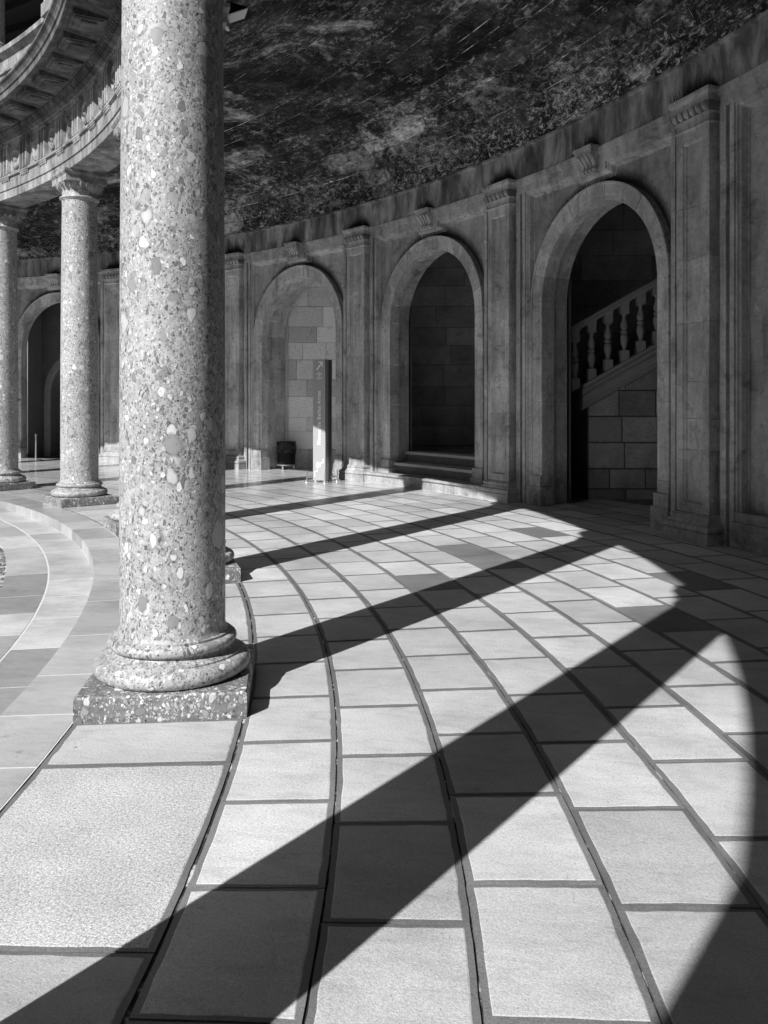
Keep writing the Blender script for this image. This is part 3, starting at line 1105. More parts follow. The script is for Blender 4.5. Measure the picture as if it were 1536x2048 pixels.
for i in range(-1, 7):
    a = WA + i * D
    P = lambda u, r, z: cyl(a + u / RW, r, z)
    pil = link('pilaster', None, wall, cyl(a, RW, 0))
    # shaft in stacked stones, each with the sunk panel on its face
    hw = 0.262
    prof = [(-hw, RP + .01), (-hw, RW + 0.02), (-hw, RW), (-0.165, RW), (-0.160, RW + 0.012), (-0.140, RW + 0.016), (-0.128, RW + 0.034),
            (0.128, RW + 0.034), (0.140, RW + 0.016), (0.160, RW + 0.012), (0.165, RW), (hw, RW), (hw, RW + 0.02), (hw, RP + .01)]
    flat = [(u, RW if abs(u) < hw and r < RP else r) for u, r in prof]
    zs = [0.42, 0.98, 1.32, 1.72, 2.36, 3.05, 3.62, 4.30]
    for z0, z1 in zip(zs[:-1], zs[1:]):
        m = MB()
        j = random.uniform(-0.0015, 0.0015)
        m.grid([[P(u, r + j, z) for u, r in prof] for z in (z0 + 0.0022, z1 - 0.0022)])
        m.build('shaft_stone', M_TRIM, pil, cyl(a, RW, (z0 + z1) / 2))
    m = MB()
    for z0, z1, z2 in ((0.30, 0.40, 0.42), (4.45, 4.32, 4.30)):
        m = MB()
        m.grid([[P(u, r, z0) for u, r in flat], [P(u, r, z1) for u, r in flat], [P(u, r, z2) for u, r in prof]])
        m.build('shaft_end', M_TRIM, pil, cyl(a, RW, z1))
    # base and capital: mouldings mitred round three sides
    U = [(-hw, RP), (-hw, RW), (hw, RW), (hw, RP)]
    m = MB()
    prof = [(0.113, -0.04), (0.113, 0.118), (0.098, 0.124), (0.112, 0.138), (0.114, 0.160), (0.106, 0.185), (0.086, 0.196), (0.076, 0.198), (0.07, 0.215), (0.046, 0.238),
            (0.044, 0.246), (0.052, 0.25), (0.056, 0.262), (0.05, 0.277), (0.03, 0.283), (0.03, 0.292), (0.012, 0.296), (0.0, 0.305)]
    sweep(m, U, prof, P, side=-1, caps=False)
    m.build('pilaster_base', M_TRIM, pil, cyl(a, RW, 0.1), smooth=True, angle=30)
    m = MB()
    prof = [(0.0, 4.44), (0.016, 4.452), (0.02, 4.462), (0.016, 4.474), (0.004, 4.478), (0.002, 4.545), (0.012, 4.55), (0.012, 4.565), (0.02, 4.57), (0.036, 4.60), (0.05, 4.645),
            (0.05, 4.66), (0.042, 4.662), (0.042, 4.735), (0.05, 4.742), (0.064, 4.762), (0.07, 4.77), (0.07, 4.808), (-0.05, 4.812)]
    sweep(m, U, prof, P, side=-1, caps=False)
    m.build('pilaster_capital', M_TRIM, pil, cyl(a, RW, 4.6), smooth=True, angle=25)
    m = MB()
    for q in range(6):
        u0 = -0.245 + q * 0.098
        rows = []
        for z, w, d in ((4.568, 0.008, 0.012), (4.59, 0.028, 0.045), (4.62, 0.036, 0.062), (4.652, 0.034, 0.06)):
            rows.append([P(u0 + w * math.cos(g), RW - 0.020 - (d + 0.012) * math.sin(g), z) for g in (0, 0.7, 1.57, 2.44, PI)])
        m.grid(rows)
        rows = []
        for z, w, d in ((4.565, 0.004, 0.02), (4.655, 0.012, 0.06)):
            rows.append([P(u0 + 0.049 + w * g, RW - d * (1 - abs(g)), z) for g in (-1, 0, 1)])
        if q < 5:
            m.grid(rows)
    m.build('egg_and_dart', M_TRIM, pil, cyl(a, RW, 4.6), smooth=True, angle=40)
    m = MB()      # shade between the eggs, painted as a dark band
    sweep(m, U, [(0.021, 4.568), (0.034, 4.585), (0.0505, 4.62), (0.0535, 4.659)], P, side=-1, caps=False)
    m.build('egg_shade_band', M_RISER, pil, cyl(a, RW, 4.6), smooth=True)

# bird spikes: rows of thin needles on the hoods, capitals and brackets
M_SPIKE = m_plain('dark bird spike', 0.015, 0.5, 0.4, 0, 0.2, 20)


def needle(m, p, d, w=0.0045):
    d = Vector(d)
    x = d.cross(Vector((0, 0, 1)))
    x = (x if x.length > 1e-4 else Vector((1, 0, 0))).normalized() * w
    y = d.cross(x).normalized() * w
    b = [m.vert(p + x), m.vert(p - x * 0.5 + y * 0.87), m.vert(p - x * 0.5 - y * 0.87)]
    t = m.vert(p + d)
    for i in range(3):
        m.face((b[i], b[(i + 1) % 3], t))


for i in OPEN:
    ac = WA + (i + 0.5) * D
    W = bay_fn(i)
    m = MB()
    g = R(6)
    while g < R(174):
        for row in (0, 1):
            gg = g + random.uniform(-0.006, 0.006) + row * 0.014
            p = W(RO * math.cos(gg), ZS + RO * math.sin(gg) + 0.004, RA + 0.012 + row * 0.022)
            L = random.uniform(0.10, 0.15) * (0.55 + 0.45 * math.sin(gg))
            tilt = (0.02 - 0.05 * row) + random.uniform(-0.02, 0.02)
            q = W((RO + L * 0.55) * math.cos(gg) , ZS + (RO + L * 0.55) * math.sin(gg) + L * 0.5, RA + 0.012 + row * 0.022 + tilt)
            needle(m, p, q - p)
        g += 0.03
    m.build('bird_spikes', M_SPIKE, wall, W(0, ZS + RO, RA), props=dict(kind='stuff'))
for i in range(-1, 7):
    m = MB()
    for half, rr, a, z in ((0.31, RW - 0.05, WA + i * D, 4.808), (0.17, RF - 0.13, WA + (i + 0.5) * D, 4.812)):
        if half < 0.2 and i not in OPEN:
            continue
        u = -half
        while u <= half:
            for row in (0, 1):
                p = cyl(a + (u + row * 0.015) / RW, rr + 0.035 * row, z)
                q = cyl(a + (u + random.uniform(-.015, .015)) / RW, rr + 0.035 * row + random.uniform(-0.06, 0.03), z + random.uniform(0.10, 0.15))
                needle(m, p, q - p)
            u += 0.034
    m.build('bird_spikes', M_SPIKE, wall, cyl(WA + i * D, RW, 4.8), props=dict(kind='stuff'))

# ------------------------------------------------------------------ rooms behind the arches
def wall_line(mb, pts, z0, z1, m=0):
    for p, q in zip(pts[:-1], pts[1:]):
        i = [mb.vert((p.x, p.y, z0)), mb.vert((q.x, q.y, z0)), mb.vert((q.x, q.y, z1)), mb.vert((p.x, p.y, z1))]
        mb.face(i, m)


def bay_pt(i, u, r):
    ac = WA + (i + 0.5) * D
    return Vector((math.cos(ac), math.sin(ac), 0)) * r + Vector((-math.sin(ac), math.cos(ac), 0)) * u


def room(name, i, pts, ztop, label, zfl=-0.003, floor_mat=None, wall_mat=None):
    """closed chamber: dark plaster walls round the given plan, ceiling and floor"""
    o = thing(name, pts[0], label, 'wall')
    mb = MB()
    wall_line(mb, pts, -0.05, ztop)
    mb.face([mb.vert((p.x, p.y, ztop)) for p in pts])
    mb.build('side_wall', wall_mat or M_ROOM, o)
    mb = MB()
    mb.face([mb.vert((p.x, p.y, zfl)) for p in pts])
    mb.build('passage_floor', floor_mat or M_MARGIN, o)
    return o


def ashlar(parent, P0, dirv, length, rows, seed, mat, cut=None, joint=0.007, lens=(0.55, 1.05), skip=None):
    """coursed blocks on a flat wall; rows = list of joint heights; cut = half-planes kept (a, b, c) in (s, z)"""
    rnd = random.Random(seed)
    nv = Vector((-dirv.y, dirv.x, 0))
    if nv.dot(P0 - Vector((CAMX, 0, 0))) > 0:
        nv = -nv
    for z0, z1 in zip(rows[:-1], rows[1:]):
        s = -rnd.uniform(0, 0.5)
        while s < length:
            w = rnd.uniform(*lens)
            poly = [(max(s, 0) + joint / 2, z0 + joint / 2), (min(s + w, length) - joint / 2, z0 + joint / 2),
                    (min(s + w, length) - joint / 2, z1 - joint / 2), (max(s, 0) + joint / 2, z1 - joint / 2)]
            if poly[1][0] - poly[0][0] > 0.03:
                for h in (cut or []):
                    poly = clip(poly, *h) if poly else poly
                if len(poly) >= 3:
                    cx = sum(p[0] for p in poly) / len(poly)
                    cz = sum(p[1] for p in poly) / len(poly)
                    d = rnd.uniform(0.0, 0.014)
                    m = MB()
                    def at(p, k, dd):
                        q = P0 + dirv * (cx + (p[0] - cx) * k) + nv * dd
                        return (q.x, q.y, cz + (p[1] - cz) * k)
                    ids = m.grid([[at(p, 1, -0.05) for p in poly], [at(p, 1, d - 0.008) for p in poly], [at(p, 0.975, d) for p in poly]], 0, close_v=True)
                    m.face(ids[-1])
                    q = P0 + dirv * cx
                    m.build('stone_block', mat, parent, (q.x, q.y, cz))
            s += w


# bay 2: shallow niche behind the sign, ashlar back lightened in colour as if strongly lit
pts = [bay_pt(2, 1.23, 21.255), cam_xy(-2.25, 18.98), cam_xy(-0.45, 18.98), bay_pt(2, -1.23, 21.255)]
rm = room('niche_wall', 2, pts, 4.6, 'bright ashlar back of the arched niche behind the museum sign', wall_mat=M_NICHE)
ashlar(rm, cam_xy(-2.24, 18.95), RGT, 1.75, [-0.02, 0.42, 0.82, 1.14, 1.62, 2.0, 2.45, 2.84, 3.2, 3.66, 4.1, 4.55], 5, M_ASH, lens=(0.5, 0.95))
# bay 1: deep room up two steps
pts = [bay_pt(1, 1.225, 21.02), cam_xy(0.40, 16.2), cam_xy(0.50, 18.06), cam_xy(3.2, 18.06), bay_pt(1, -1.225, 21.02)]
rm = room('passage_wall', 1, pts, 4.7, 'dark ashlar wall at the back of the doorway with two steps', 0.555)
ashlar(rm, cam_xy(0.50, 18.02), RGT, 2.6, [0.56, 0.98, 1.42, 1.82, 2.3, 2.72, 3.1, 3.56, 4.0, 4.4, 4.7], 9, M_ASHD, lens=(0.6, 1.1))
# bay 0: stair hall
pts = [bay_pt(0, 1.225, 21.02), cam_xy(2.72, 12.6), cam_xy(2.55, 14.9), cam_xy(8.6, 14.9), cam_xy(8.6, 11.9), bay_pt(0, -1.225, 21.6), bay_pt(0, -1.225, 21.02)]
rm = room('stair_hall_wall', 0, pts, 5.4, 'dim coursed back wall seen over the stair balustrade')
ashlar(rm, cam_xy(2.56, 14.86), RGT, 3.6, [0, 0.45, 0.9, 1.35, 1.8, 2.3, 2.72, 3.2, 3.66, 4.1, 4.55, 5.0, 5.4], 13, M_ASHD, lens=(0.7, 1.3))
# bays 3, 5: plain niches out of sight
for i in (3, 5):
    pts = [bay_pt(i, 1.23, 21.255), bay_pt(i, 1.23, 22.0), bay_pt(i, -1.23, 22.0), bay_pt(i, -1.23, 21.255)]
    room('niche_wall', i, pts, 4.6, 'plain back of an arched niche, hidden by the near column' if i == 3 else 'plain back of an arched niche past the left edge')
# bay 4: deep recess whose back wall holds a smaller dark archway
pts = [bay_pt(4, 1.225, 20.76), bay_pt(4, 1.225, 21.25), bay_pt(4, -1.225, 21.25), bay_pt(4, -1.225, 20.76)]
rm = thing('recess_wall', pts[0], 'shadowed recess with a smaller black archway in it, between the left columns', 'wall')
mb = MB()
wall_line(mb, pts[:2], -0.05, 4.5)
wall_line(mb, pts[2:], -0.05, 4.5)
mb.face([mb.vert((p.x, p.y, 4.5)) for p in pts])
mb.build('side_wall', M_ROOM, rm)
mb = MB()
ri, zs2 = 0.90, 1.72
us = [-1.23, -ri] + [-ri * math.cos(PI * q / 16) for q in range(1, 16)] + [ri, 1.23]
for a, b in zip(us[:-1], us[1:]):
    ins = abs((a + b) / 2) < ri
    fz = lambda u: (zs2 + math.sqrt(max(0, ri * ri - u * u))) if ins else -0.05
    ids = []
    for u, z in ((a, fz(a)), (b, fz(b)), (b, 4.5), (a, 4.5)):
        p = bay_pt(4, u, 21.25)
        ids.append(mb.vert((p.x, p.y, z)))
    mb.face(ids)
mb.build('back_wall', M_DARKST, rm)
mb = MB()
rows = []
pr = [(ri + 0.2, 21.252), (ri + 0.2, 21.215), (ri + 0.03, 21.215), (ri, 21.24), (ri, 21.9), (ri + 0.4, 21.9)]
seq = [(-1, z) for z in (-0.04, zs2)] + [(-math.cos(PI * q / 16), None) for q in range(1, 16)] + [(1, z) for z in (zs2, -0.04)]
for c, z in seq:
    row = []
    for rho, r in pr:
        u = rho * c
        zz = z if z is not None else zs2 + rho * math.sqrt(1 - c * c)
        p = bay_pt(4, u, r)
        row.append((p.x, p.y, zz))
    rows.append(row)
mb.grid(rows)
mb.build('inner_arch', M_DARKST2, rm, smooth=True, angle=25)
mb = MB()
pts = [bay_pt(4, 1.2, 21.9), bay_pt(4, 1.2, 25), bay_pt(4, -1.2, 25), bay_pt(4, -1.2, 21.9)]
wall_line(mb, pts, -0.05, 4)
mb.face([mb.vert((p.x, p.y, 3.2)) for p in pts])
mb.build('corridor', M_WOOD, rm)

# steps of bay 1
st = thing('door_steps', bay_pt(1, 0, 20.4), 'two worn stone steps above a sunlit sill in the middle doorway', 'steps')
ac = WA + 1.5 * D
m = MB()
h1 = (HB - 0.30) / RW
m.arcbox(ac - h1, ac + h1, 20.275, 20.56, -0.03, 0.135, 8)
m.arcbox(ac - h1, ac + h1, 20.262, 20.56, 0.136, 0.148, 8)
m.arcbox(ac - h1, ac + h1, 20.245, 20.56, 0.152, 0.19, 8)
m.arcbox(ac - 1.15 / RW, ac + 1.15 / RW, 20.5, 21.3, -0.03, 0.186, 4)
m.build('sill', M_ARCH, st)
for r0, z0, z1, w, rb in ((20.60, 0.187, 0.375, 1.172, 21.1), (20.93, 0.376, 0.565, 1.22, 21.3)):
    m = MB()
    m.arcbox(ac - w / RW, ac + w / RW, r0 + 0.035, rb, z0, z1 - 0.05, 4)
    m.build('riser', M_RISER, st, cyl(ac, r0, z0))
    m = MB()
    cuts = [-w, -0.45 + random.uniform(-.2, .2), 0.4 + random.uniform(-.2, .2), w]
    for u0, u1 in zip(cuts[:-1], cuts[1:]):
        m = MB()
        m.arcbox(ac + (u0 + 0.002) / RW, ac + (u1 - 0.002) / RW, r0, rb, z1 - 0.049, z1, 2)
        m.build('tread', M_RAIL, st, cyl(ac + (u0 + u1) / 2 / RW, r0, z1))

# stair in bay 0
SY = 12.9
SL = 0.566
def rail_z(X):
    return 3.42 + (X - (1313 - 768) / FPX * SY) * SL
sw = thing('stair_wall', cam_xy(3.6, SY), 'coursed ashlar side of the stair rising to the right inside the doorway', 'wall')
X0 = 3.14
rows = [-0.02, 0.16, 0.47, 0.873, 1.276, 1.678, 2.08, 2.5, 2.9, 3.3]
z_at0 = rail_z(X0) - 1.40
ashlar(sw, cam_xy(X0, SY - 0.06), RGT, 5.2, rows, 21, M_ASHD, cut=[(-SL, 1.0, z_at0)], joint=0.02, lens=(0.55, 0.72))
m = MB()
poly = [(X0, -0.03), (8.4, -0.03), (8.4, rail_z(8.4) - 1.25), (X0, rail_z(X0) - 1.25)]
f = [cam_xy(x, SY - 0.035, z) for x, z in poly]
b = [cam_xy(x, SY + 0.25, z) for x, z in poly]
m.hexa([f[0], f[1], b[1], b[0], f[3], f[2], b[2], b[3]])
m.build('wall_core', M_ROOM, sw)
m = MB()       # flight behind the balustrade
xx = 3.3
while xx < 8.3:
    z = rail_z(xx) - 1.02
    m.box(cam_xy(xx + 0.16, SY + 1.1), RGT, FWD, 0.33, 1.7, z - 0.35, z)
    xx += 0.325
m.build('stair_treads', M_RAIL, sw)

bal = thing('balustrade', cam_xy(3.2, SY), 'sloping stone balustrade with turned balusters inside the right doorway', 'balustrade')
def slope_bar(m, prof, xa, xb, dz):
    """bar along the slope: closed profile of (Y offset, z offset)"""
    rows = [[cam_xy(X, SY + y, rail_z(X) + dz + z) for y, z in prof] for X in (xa, xb)]
    ids = m.grid(rows, 0, close_v=True)
    m.face(ids[0][::-1])
    m.face(ids[-1])
XA, XB = 2.86, 8.2
m = MB()
slope_bar(m, [(-0.12, -0.045), (-0.135, -0.02), (-0.12, -0.004), (-0.06, 0.0), (0.12, 0.0), (0.12, -0.05), (0.09, -0.125), (-0.08, -0.125), (-0.085, -0.085), (-0.1, -0.075)], XA, XB, 0)
m.build('handrail', M_RAIL, bal, smooth=True, angle=25)
m = MB()
slope_bar(m, [(-0.13, -0.04), (-0.13, -0.005), (-0.115, 0.0), (0.12, 0.0), (0.12, -0.39), (-0.05, -0.39), (-0.05, -0.36), (-0.085, -0.345), (-0.085, -0.31), (-0.07, -0.30), (-0.07, -0.19), (-0.09, -0.17), (-0.1, -0.15), (-0.075, -0.14), (-0.075, -0.10), (-0.11, -0.075)], 3.05, XB, -1.0)
m.build('string_course', M_RAIL, bal, smooth=True, angle=25)
bp = [(0.036, 0.0), (0.036, 0.02), (0.03, 0.03), (0.035, 0.06), (0.058, 0.135), (0.062, 0.19), (0.05, 0.235), (0.034, 0.252), (0.03, 0.258), (0.052, 0.268), (0.056, 0.285), (0.052, 0.302), (0.03, 0.312),
      (0.036, 0.325), (0.052, 0.345), (0.058, 0.385), (0.048, 0.43), (0.032, 0.475), (0.027, 0.51), (0.03, 0.535), (0.045, 0.55), (0.045, 0.565)]
HBAL = 0.565
bx0 = (1150 - 768) / FPX * SY
for q in range(15):
    X = bx0 + q * 0.2535
    zt = rail_z(X) - 0.125
    zb = rail_z(X) - 1.0
    z0 = zb + (zt - zb - HBAL) / 2
    m = MB()
    p = cam_xy(X, SY)
    m.lathe([(r, z0 + z) for r, z in bp], p.x, p.y, 14)
    hwid = 0.062
    for za, zb2 in ((zt, z0 + HBAL), (zb, z0)):
        pts = []
        for dx, dy in ((-1, -1), (1, -1), (1, 1), (-1, 1)):
            pts.append(cam_xy(X + dx * hwid, SY + dy * hwid, za + dx * hwid * SL + (0.02 if za == zt else -0.02)))
        fl = [cam_xy(X + dx * hwid, SY + dy * hwid, zb2) for dx, dy in ((-1, -1), (1, -1), (1, 1), (-1, 1))]
        m.hexa(fl + pts if za == zt else pts + fl)
    m.build('baluster', M_RAIL, bal, (p.x, p.y, z0), smooth=True, angle=30)

# ------------------------------------------------------------------ upper storey
up = struct('upper_gallery', (0, 0, 6.6))
mb = MB()
mb.lathe([(14.72, 6.24), (14.72, 6.62), (20.45, 6.62)], 0, 0, 160)
mb.build('upper_floor', M_ENT, up)
mb = MB()
mb.lathe([(20.4, 6.6), (20.4, 9.9)], 0, 0, 128)
mb.build('upper_wall', M_TRIM, up)
mb = MB()
mb.lathe([(20.6, 9.6), (15.2, 9.6), (15.2, 9.38), (14.68, 9.38), (14.68, 9.75), (14.55, 9.85), (14.55, 9.9), (14.7, 9.95), (20.6, 10.6)], 0, 0, 160)
mb.build('upper_roof', M_WOOD, up)
for r in (15.9, 16.6, 17.3, 18.0, 18.7, 19.4):
    m = MB()
    m.lathe([(r + 0.1, 9.62), (r + 0.1, 9.44), (r - 0.1, 9.44), (r - 0.1, 9.62)], 0, 0, 128)
    m.build('ceiling_beam', M_WOOD, up, (0, 0, 9.5))
par = thing('parapet', (0, 0, 6.6), 'sunlit stone parapet of the upper gallery above the cornice', 'parapet')
mb = MB()
mb.lathe([(14.80, 6.2), (14.80, 6.86), (14.765, 6.865), (14.765, 6.9), (14.785, 6.905), (14.785, 6.94), (14.75, 6.95), (14.75, 6.985), (14.80, 7.0), (14.80, 7.2), (14.78, 7.22), (14.74, 7.25), (14.70, 7.265),
          (14.70, 7.345), (14.72, 7.36), (15.05, 7.36), (15.05, 6.6)], 0, 0, 288)
mb.build('rail_wall', M_ENT, par)
ucol = None
for k in (3, 4, 5):
    a = PA + k * D
    m = MB()
    m.arcbox(a - 0.32 / 15, a + 0.32 / 15, 14.60, 15.1, 6.21, 7.18, 2)
    m.arcbox(a - 0.36 / 15, a + 0.36 / 15, 14.56, 15.12, 7.18, 7.37, 2)
    m.build('pedestal', M_ENT, par, cyl(a, 14.7, 6.2))
    if ucol is None:
        ucol = thing('upper_column', (0, 0, 0), 'x', 'column', 'columns of the upper gallery')
        m = MB()
        m.grid([[(-o, -o, z), (o, -o, z), (o, o, z), (-o, o, z)] for o, z in ((0.27, 0), (0.27, 0.1), (0.1, 0.1))], 0, close_v=True)
        m.lathe([(0.25, 0.1), (0.268, 0.13), (0.25, 0.165), (0.235, 0.18), (0.24, 0.21), (0.225, 0.235), (0.205, 0.25)], 0, 0, 32)
        m.build('base', M_PEB, ucol, smooth=True, angle=30)
        m = MB()
        m.lathe([(0.205, 0.25), (0.2, 0.3), (0.2, 0.9), (0.18, 1.70)], 0, 0, 32)
        m.build('shaft', M_PEB, ucol, smooth=True)
        m = MB()
        m.lathe([(0.18, 1.70), (0.205, 1.72), (0.185, 1.75), (0.25, 1.88), (0.27, 1.90), (0.27, 2.008), (0.0, 2.008)], 0, 0, 32)
        m.build('capital', M_ENT, ucol, smooth=True, angle=30)
        o = ucol
    else:
        o = copy_tree(ucol, (0, 0, 0))
    o.location = cyl(a, 14.84, 7.37)
    o.rotation_euler = (0, 0, a)
    o['label'] = {3: 'upper gallery column above the slender sunlit column, out of the top of the frame',
                  4: 'upper gallery column cut by the top left corner of the photo',
                  5: 'upper gallery column past the left edge of the photo'}[k]

# ------------------------------------------------------------------ museum sign
M_SIGN = m_plain('sign panel', 0.36, 0.45, 0.4, 0, 0.05, 5)
M_SIGND = m_plain('sign side', 0.035, 0.5, 0.4, 0, 0.1, 5)
M_WHITE = m_plain('white print', 0.93, 0.5, 0.3, 0, 0.02, 5)
M_STEEL = m_plain('brushed steel', 0.6, 0.35, 0.5, 0.9, 0.1, 40)
SGX, SGY = -1.205, 15.60
FW = Vector((math.cos(PSI - R(24)), math.sin(PSI - R(24)), 0))       # width of the lettered face, turned slightly
FN = Vector((FW.y, -FW.x, 0))                                     # towards the viewer
sg0 = cam_xy(SGX, SGY)
sign = thing('museum_sign', sg0, 'tall grey totem sign with white lettering up its face standing before the niche', 'sign')
SW, SD, SH = 0.255, 0.25, 2.29
m = MB()
m.box(sg0 - FN * (SD / 2), FW, FN, SW, SD - 0.004, 0.035, SH, 1)
m.build('body', [M_SIGN, M_SIGND], sign)
m = MB()
m.box(sg0 + FN * 0.006, FW, FN, SW + 0.004, 0.016, 0.033, SH + 0.004)
m.build('front_panel', M_SIGN, sign)
for off in (0.03, 0.075):
    m = MB()
    c = sg0 + FW * (SW / 2 + 0.004) - FN * off
    m.box(c, FW, FN, 0.014, 0.016, 0.035, SH)
    m.build('corner_strip', M_STEEL, sign)
m = MB()
for sx, sy in ((-1, 0.07), (1, 0.07), (-1, -SD - 0.04), (1, -SD - 0.04)):
    c = sg0 + FW * (sx * (SW / 2 + (0.10 if sy < 0 or sx < 0 else 0.03))) + FN * sy
    m.lathe([(0.001, 0.05), (0.03, 0.045), (0.052, 0.028), (0.056, 0.0)], c.x, c.y, 14)
    m.lathe([(0.013, 0.04), (0.013, 0.21), (0.0, 0.22)], c.x, c.y, 8)
    d = sg0 - FN * (SD / 2) - c
    t = d.normalized()
    m.box((c + sg0 - FN * (SD / 2)) / 2, t, Vector((-t.y, t.x, 0)), d.length * 0.9, 0.012, 0.07, 0.10)
m.build('foot', M_STEEL, sign, smooth=True, angle=30)
def sp(u, z):
    return sg0 + FW * u + FN * 0.0165 + Vector((0, 0, z))
def stroke(m, pts, w):
    for p, q in zip(pts[:-1], pts[1:]):
        dx, dz = q[0] - p[0], q[1] - p[1]
        l = math.hypot(dx, dz) or 1
        nx, nz = -dz / l * w / 2, dx / l * w / 2
        ex, ez = dx / l * w / 2, dz / l * w / 2
        m.face([m.vert(sp(*c)) for c in ((p[0] - nx - ex, p[1] - nz - ez), (q[0] - nx + ex, q[1] - nz + ez), (q[0] + nx + ex, q[1] + nz + ez), (p[0] + nx - ex, p[1] + nz - ez))])
m = MB()
stroke(m, [(-0.045, SH - 0.19), (0.055, SH - 0.06)], 0.024)
stroke(m, [(0.0, SH - 0.05), (0.062, SH - 0.05), (0.062, SH - 0.125)], 0.022)
m.build('arrow', M_WHITE, sign)
m = MB()
zc = SH - 0.30
for rr in (0.055, 0.038, 0.021):
    stroke(m, [(rr * math.cos(q * PI / 10), zc + rr * 1.0 * math.sin(q * PI / 10)) for q in range(1, 10)], 0.008)
stroke(m, [(0, zc - 0.02), (0, zc)], 0.014)
stroke(m, [(-0.058, zc - 0.045), (0.058, zc - 0.045)], 0.009)
stroke(m, [(-0.045, zc - 0.064), (0.045, zc - 0.064)], 0.006)
m.build('emblem', M_WHITE, sign)
m = MB()
stroke(m, [(-0.092, 0.10), (-0.092, 0.20), (-0.035, 0.20), (-0.035, 0.285), (0.022, 0.285), (0.022, 0.36), (0.085, 0.36), (0.085, 0.43)], 0.012)
stroke(m, [(-0.062, 0.285), (-0.02, 0.36)], 0.012)
stroke(m, [(-0.055, 0.355), (-0.012, 0.372), (-0.012, 0.315)], 0.012)
m.build('stair_symbol', M_WHITE, sign)
tc = bpy.data.curves.new('lettering', 'FONT')
tc.body = 'Museo de Bellas Artes'
tc.size = 0.118
tc.extrude = 0.0008
tc.offset = 0.0012
tc.space_character = 1.1
tmp = bpy.data.objects.new('lettering_src', tc)
sc.collection.objects.link(tmp)
bpy.context.view_layer.update()
dg = bpy.context.evaluated_depsgraph_get()
tme = bpy.data.meshes.new_from_object(tmp.evaluated_get(dg))
bpy.data.objects.remove(tmp)
xs = [v.co.x for v in tme.vertices]
L0, L1 = min(xs), max(xs)
TZ0, TZ1 = 0.70, 1.70
k = (TZ1 - TZ0) / (L1 - L0)
for v in tme.vertices:
    t, h, e = (v.co.x - L0) * k, v.co.y * k, v.co.z
    q = sp(0.030 - h, TZ0 + t) + FN * e
    v.co = q - sg0
vz = sorted((min(tme.vertices[v].co.z for v in p.vertices), max(tme.vertices[v].co.z for v in p.vertices)) for p in tme.polygons)
breaks, hi = [], vz[0][1]
spans = []
for lo_, hi_ in vz[1:]:
    if lo_ > hi:
        spans.append((lo_ - hi, (lo_ + hi) / 2))
    hi = max(hi, hi_)
breaks = sorted(z for _, z in sorted(spans, reverse=True)[:3])
for w in range(4):
    m = MB()
    for p in tme.polygons:
        if sum(p.center.z > z for z in breaks) == w:
            m.face([m.vert(tme.vertices[v].co + sg0) for v in p.vertices])
    if m.f:
        m.build('word', M_WHITE, sign, sg0)
bpy.data.meshes.remove(tme)

# ------------------------------------------------------------------ litter bin in the niche
M_BIN = m_plain('black bin', 0.012, 0.6, 0.15, 0, 0.5, 10)
n = NT('bin liner')
M_BAG = n.done(0.012, 0.2, n.noise(n.vmul(n.pos(), (1, 1, 0.4)), 16, 4, 0.6, 1.2), 1.0, 0.05, 0.5)
bc = cam_xy(-2.17, 18.56)
bin_ = thing('litter_bin', bc, 'small dark round litter bin with a shiny liner in the niche left of the sign', 'bin')
m = MB()
rows = []
for i in range(28):
    g = 2 * PI * i / 28
    row = []
    for j_, (r, z) in enumerate(((0.19, 0.60), (0.205, 0.615), (0.212, 0.60), (0.208, 0.5), (0.212, 0.42), (0.206, 0.35))):
        rr = r + (0.014 * math.sin(g * 5 + j_ * 1.9) + 0.010 * math.sin(g * 11 + j_ * 3)) * (j_ > 0)
        row.append((bc.x + rr * math.cos(g), bc.y + rr * math.sin(g), z))
    rows.append(row)
m.grid(rows, 0, close_u=True)
m.build('liner', M_BAG, bin_, smooth=True)
m = MB()
m.lathe([(0.198, 0.10), (0.198, 0.36), (0.19, 0.58), (0.0, 0.5)], bc.x, bc.y, 28)
m.build('drum', M_BIN, bin_, smooth=True, angle=30)
for z in (0.10, 0.345):
    m = MB()
    m.lathe([(0.2, z - 0.014), (0.216, z - 0.01), (0.216, z + 0.01), (0.2, z + 0.014)], bc.x, bc.y, 28)
    m.build('band', M_STEEL if z < 0.2 else M_BIN, bin_)
for q in range(3):
    g = R(-100 + q * 120)
    m = MB()
    c = bc + Vector((math.cos(g), math.sin(g), 0)) * 0.17
    m.box(c, (1, 0, 0), (0, 1, 0), 0.03, 0.03, -0.002, 0.10)
    m.build('leg', M_STEEL, bin_)

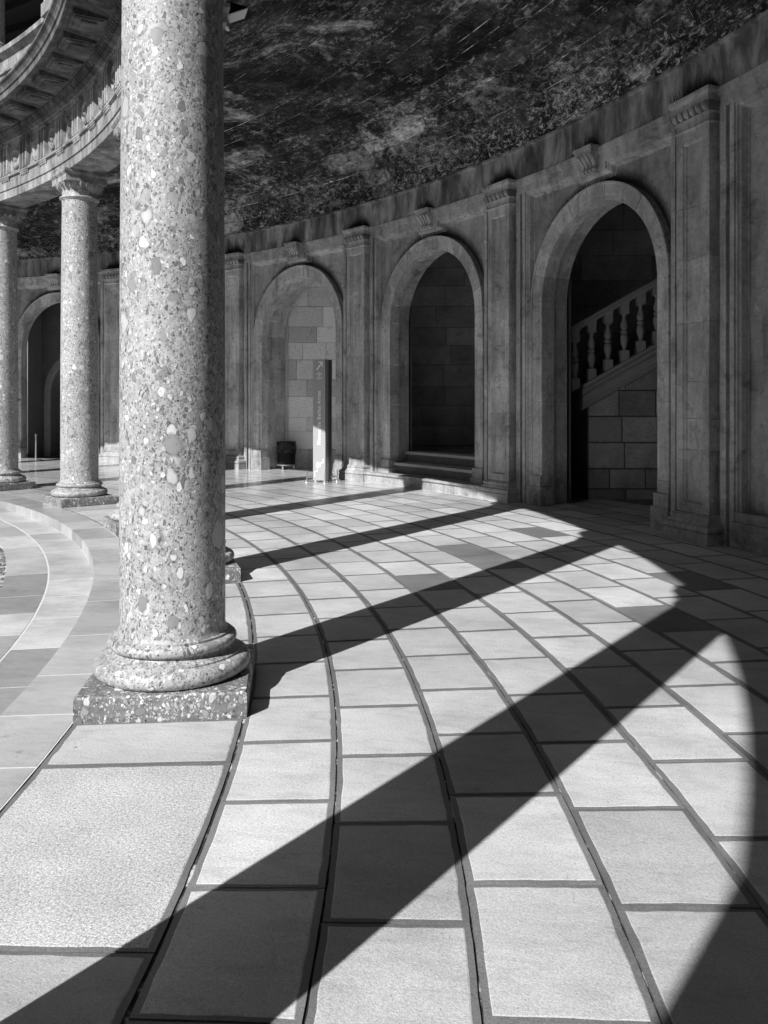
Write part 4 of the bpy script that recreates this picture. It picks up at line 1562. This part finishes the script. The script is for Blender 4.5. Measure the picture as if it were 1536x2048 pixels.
# ------------------------------------------------------------------ barrier post and lectern by the far doorway
pc = Vector((3.73, 19.8, 0))
post = thing('barrier_post', pc, 'thin metal barrier post on a round foot before the dark left doorway', 'barrier post')
m = MB()
m.lathe([(0.0, 0.022), (0.05, 0.022), (0.15, 0.012), (0.165, 0.0)], pc.x, pc.y, 24)
m.build('foot', M_STEEL, post, smooth=True, angle=30)
m = MB()
m.lathe([(0.022, 0.02), (0.022, 0.60), (0.03, 0.61), (0.03, 0.66), (0.0, 0.68)], pc.x, pc.y, 14)
m.build('pole', M_STEEL, post, smooth=True, angle=30)
lc = cam_xy(-9.78, 21.7)
lec = thing('info_lectern', lc, 'slanted information board on a post half hidden behind the left column', 'lectern')
m = MB()
m.box(lc, RGT, FWD, 0.05, 0.05, 0.03, 1.2)
m.build('post', M_BIN, lec)
m = MB()
A, B = lc + RGT * -0.22 + Vector((0, 0, 1.12)), lc + RGT * 0.22 + Vector((0, 0, 1.58))
dn = Vector((0, 0, -0.025))
m.hexa([A - FWD * .25 + dn, B - FWD * .25 + dn, B + FWD * .25 + dn, A + FWD * .25 + dn, A - FWD * .25, B - FWD * .25, B + FWD * .25, A + FWD * .25])
m.build('board', M_STEEL, lec)
m = MB()
m.box(lc, RGT, FWD, 0.44, 0.3, -0.002, 0.035)
m.build('foot', M_WHITE, lec)

# ------------------------------------------------------------------ floodlight on the back of the architrave
M_LAMP = m_plain('lamp shield', 0.8, 0.5, 0.4, 0, 0.05, 10)
def seen_at(px, py, Y):
    return cam_xy((px - 768) / FPX * Y, Y, CAMZ + (YH - py) / FPX * Y)


fy = 7.25
fc = seen_at(446, 34, fy)
fl = thing('floodlight', fc, 'boxy floodlight with a pale shield fixed high beside the near column', 'floodlight')
m = MB()
m.box(fc, RGT, FWD, 0.05, 0.22, fc.z - 0.06, fc.z + 0.09)
m.box(fc + RGT * 0.035, RGT, FWD, 0.03, 0.10, fc.z - 0.10, fc.z - 0.02)
m.build('bracket', M_STEEL, fl)
A, B, C_, E_ = seen_at(456, 30, fy), seen_at(496, 17, fy + 0.06), seen_at(489, 37, fy + 0.16), seen_at(453, 49, fy + 0.10)
th = Vector((0, 0, 0.008))
m = MB()
m.hexa([E_, C_, B, A, E_ + th, C_ + th, B + th, A + th])
m.build('shield', M_LAMP, fl)
T1, T2 = seen_at(452, 2, fy + 0.05), seen_at(495, 13, fy + 0.1)
bk = FWD * 0.2
m = MB()
m.hexa([A + th * 1.2, B + th * 1.2, B + bk + th, A + bk + th, T1, T2, T2 + bk, T1 + bk])
m.build('housing', M_BIN, fl)
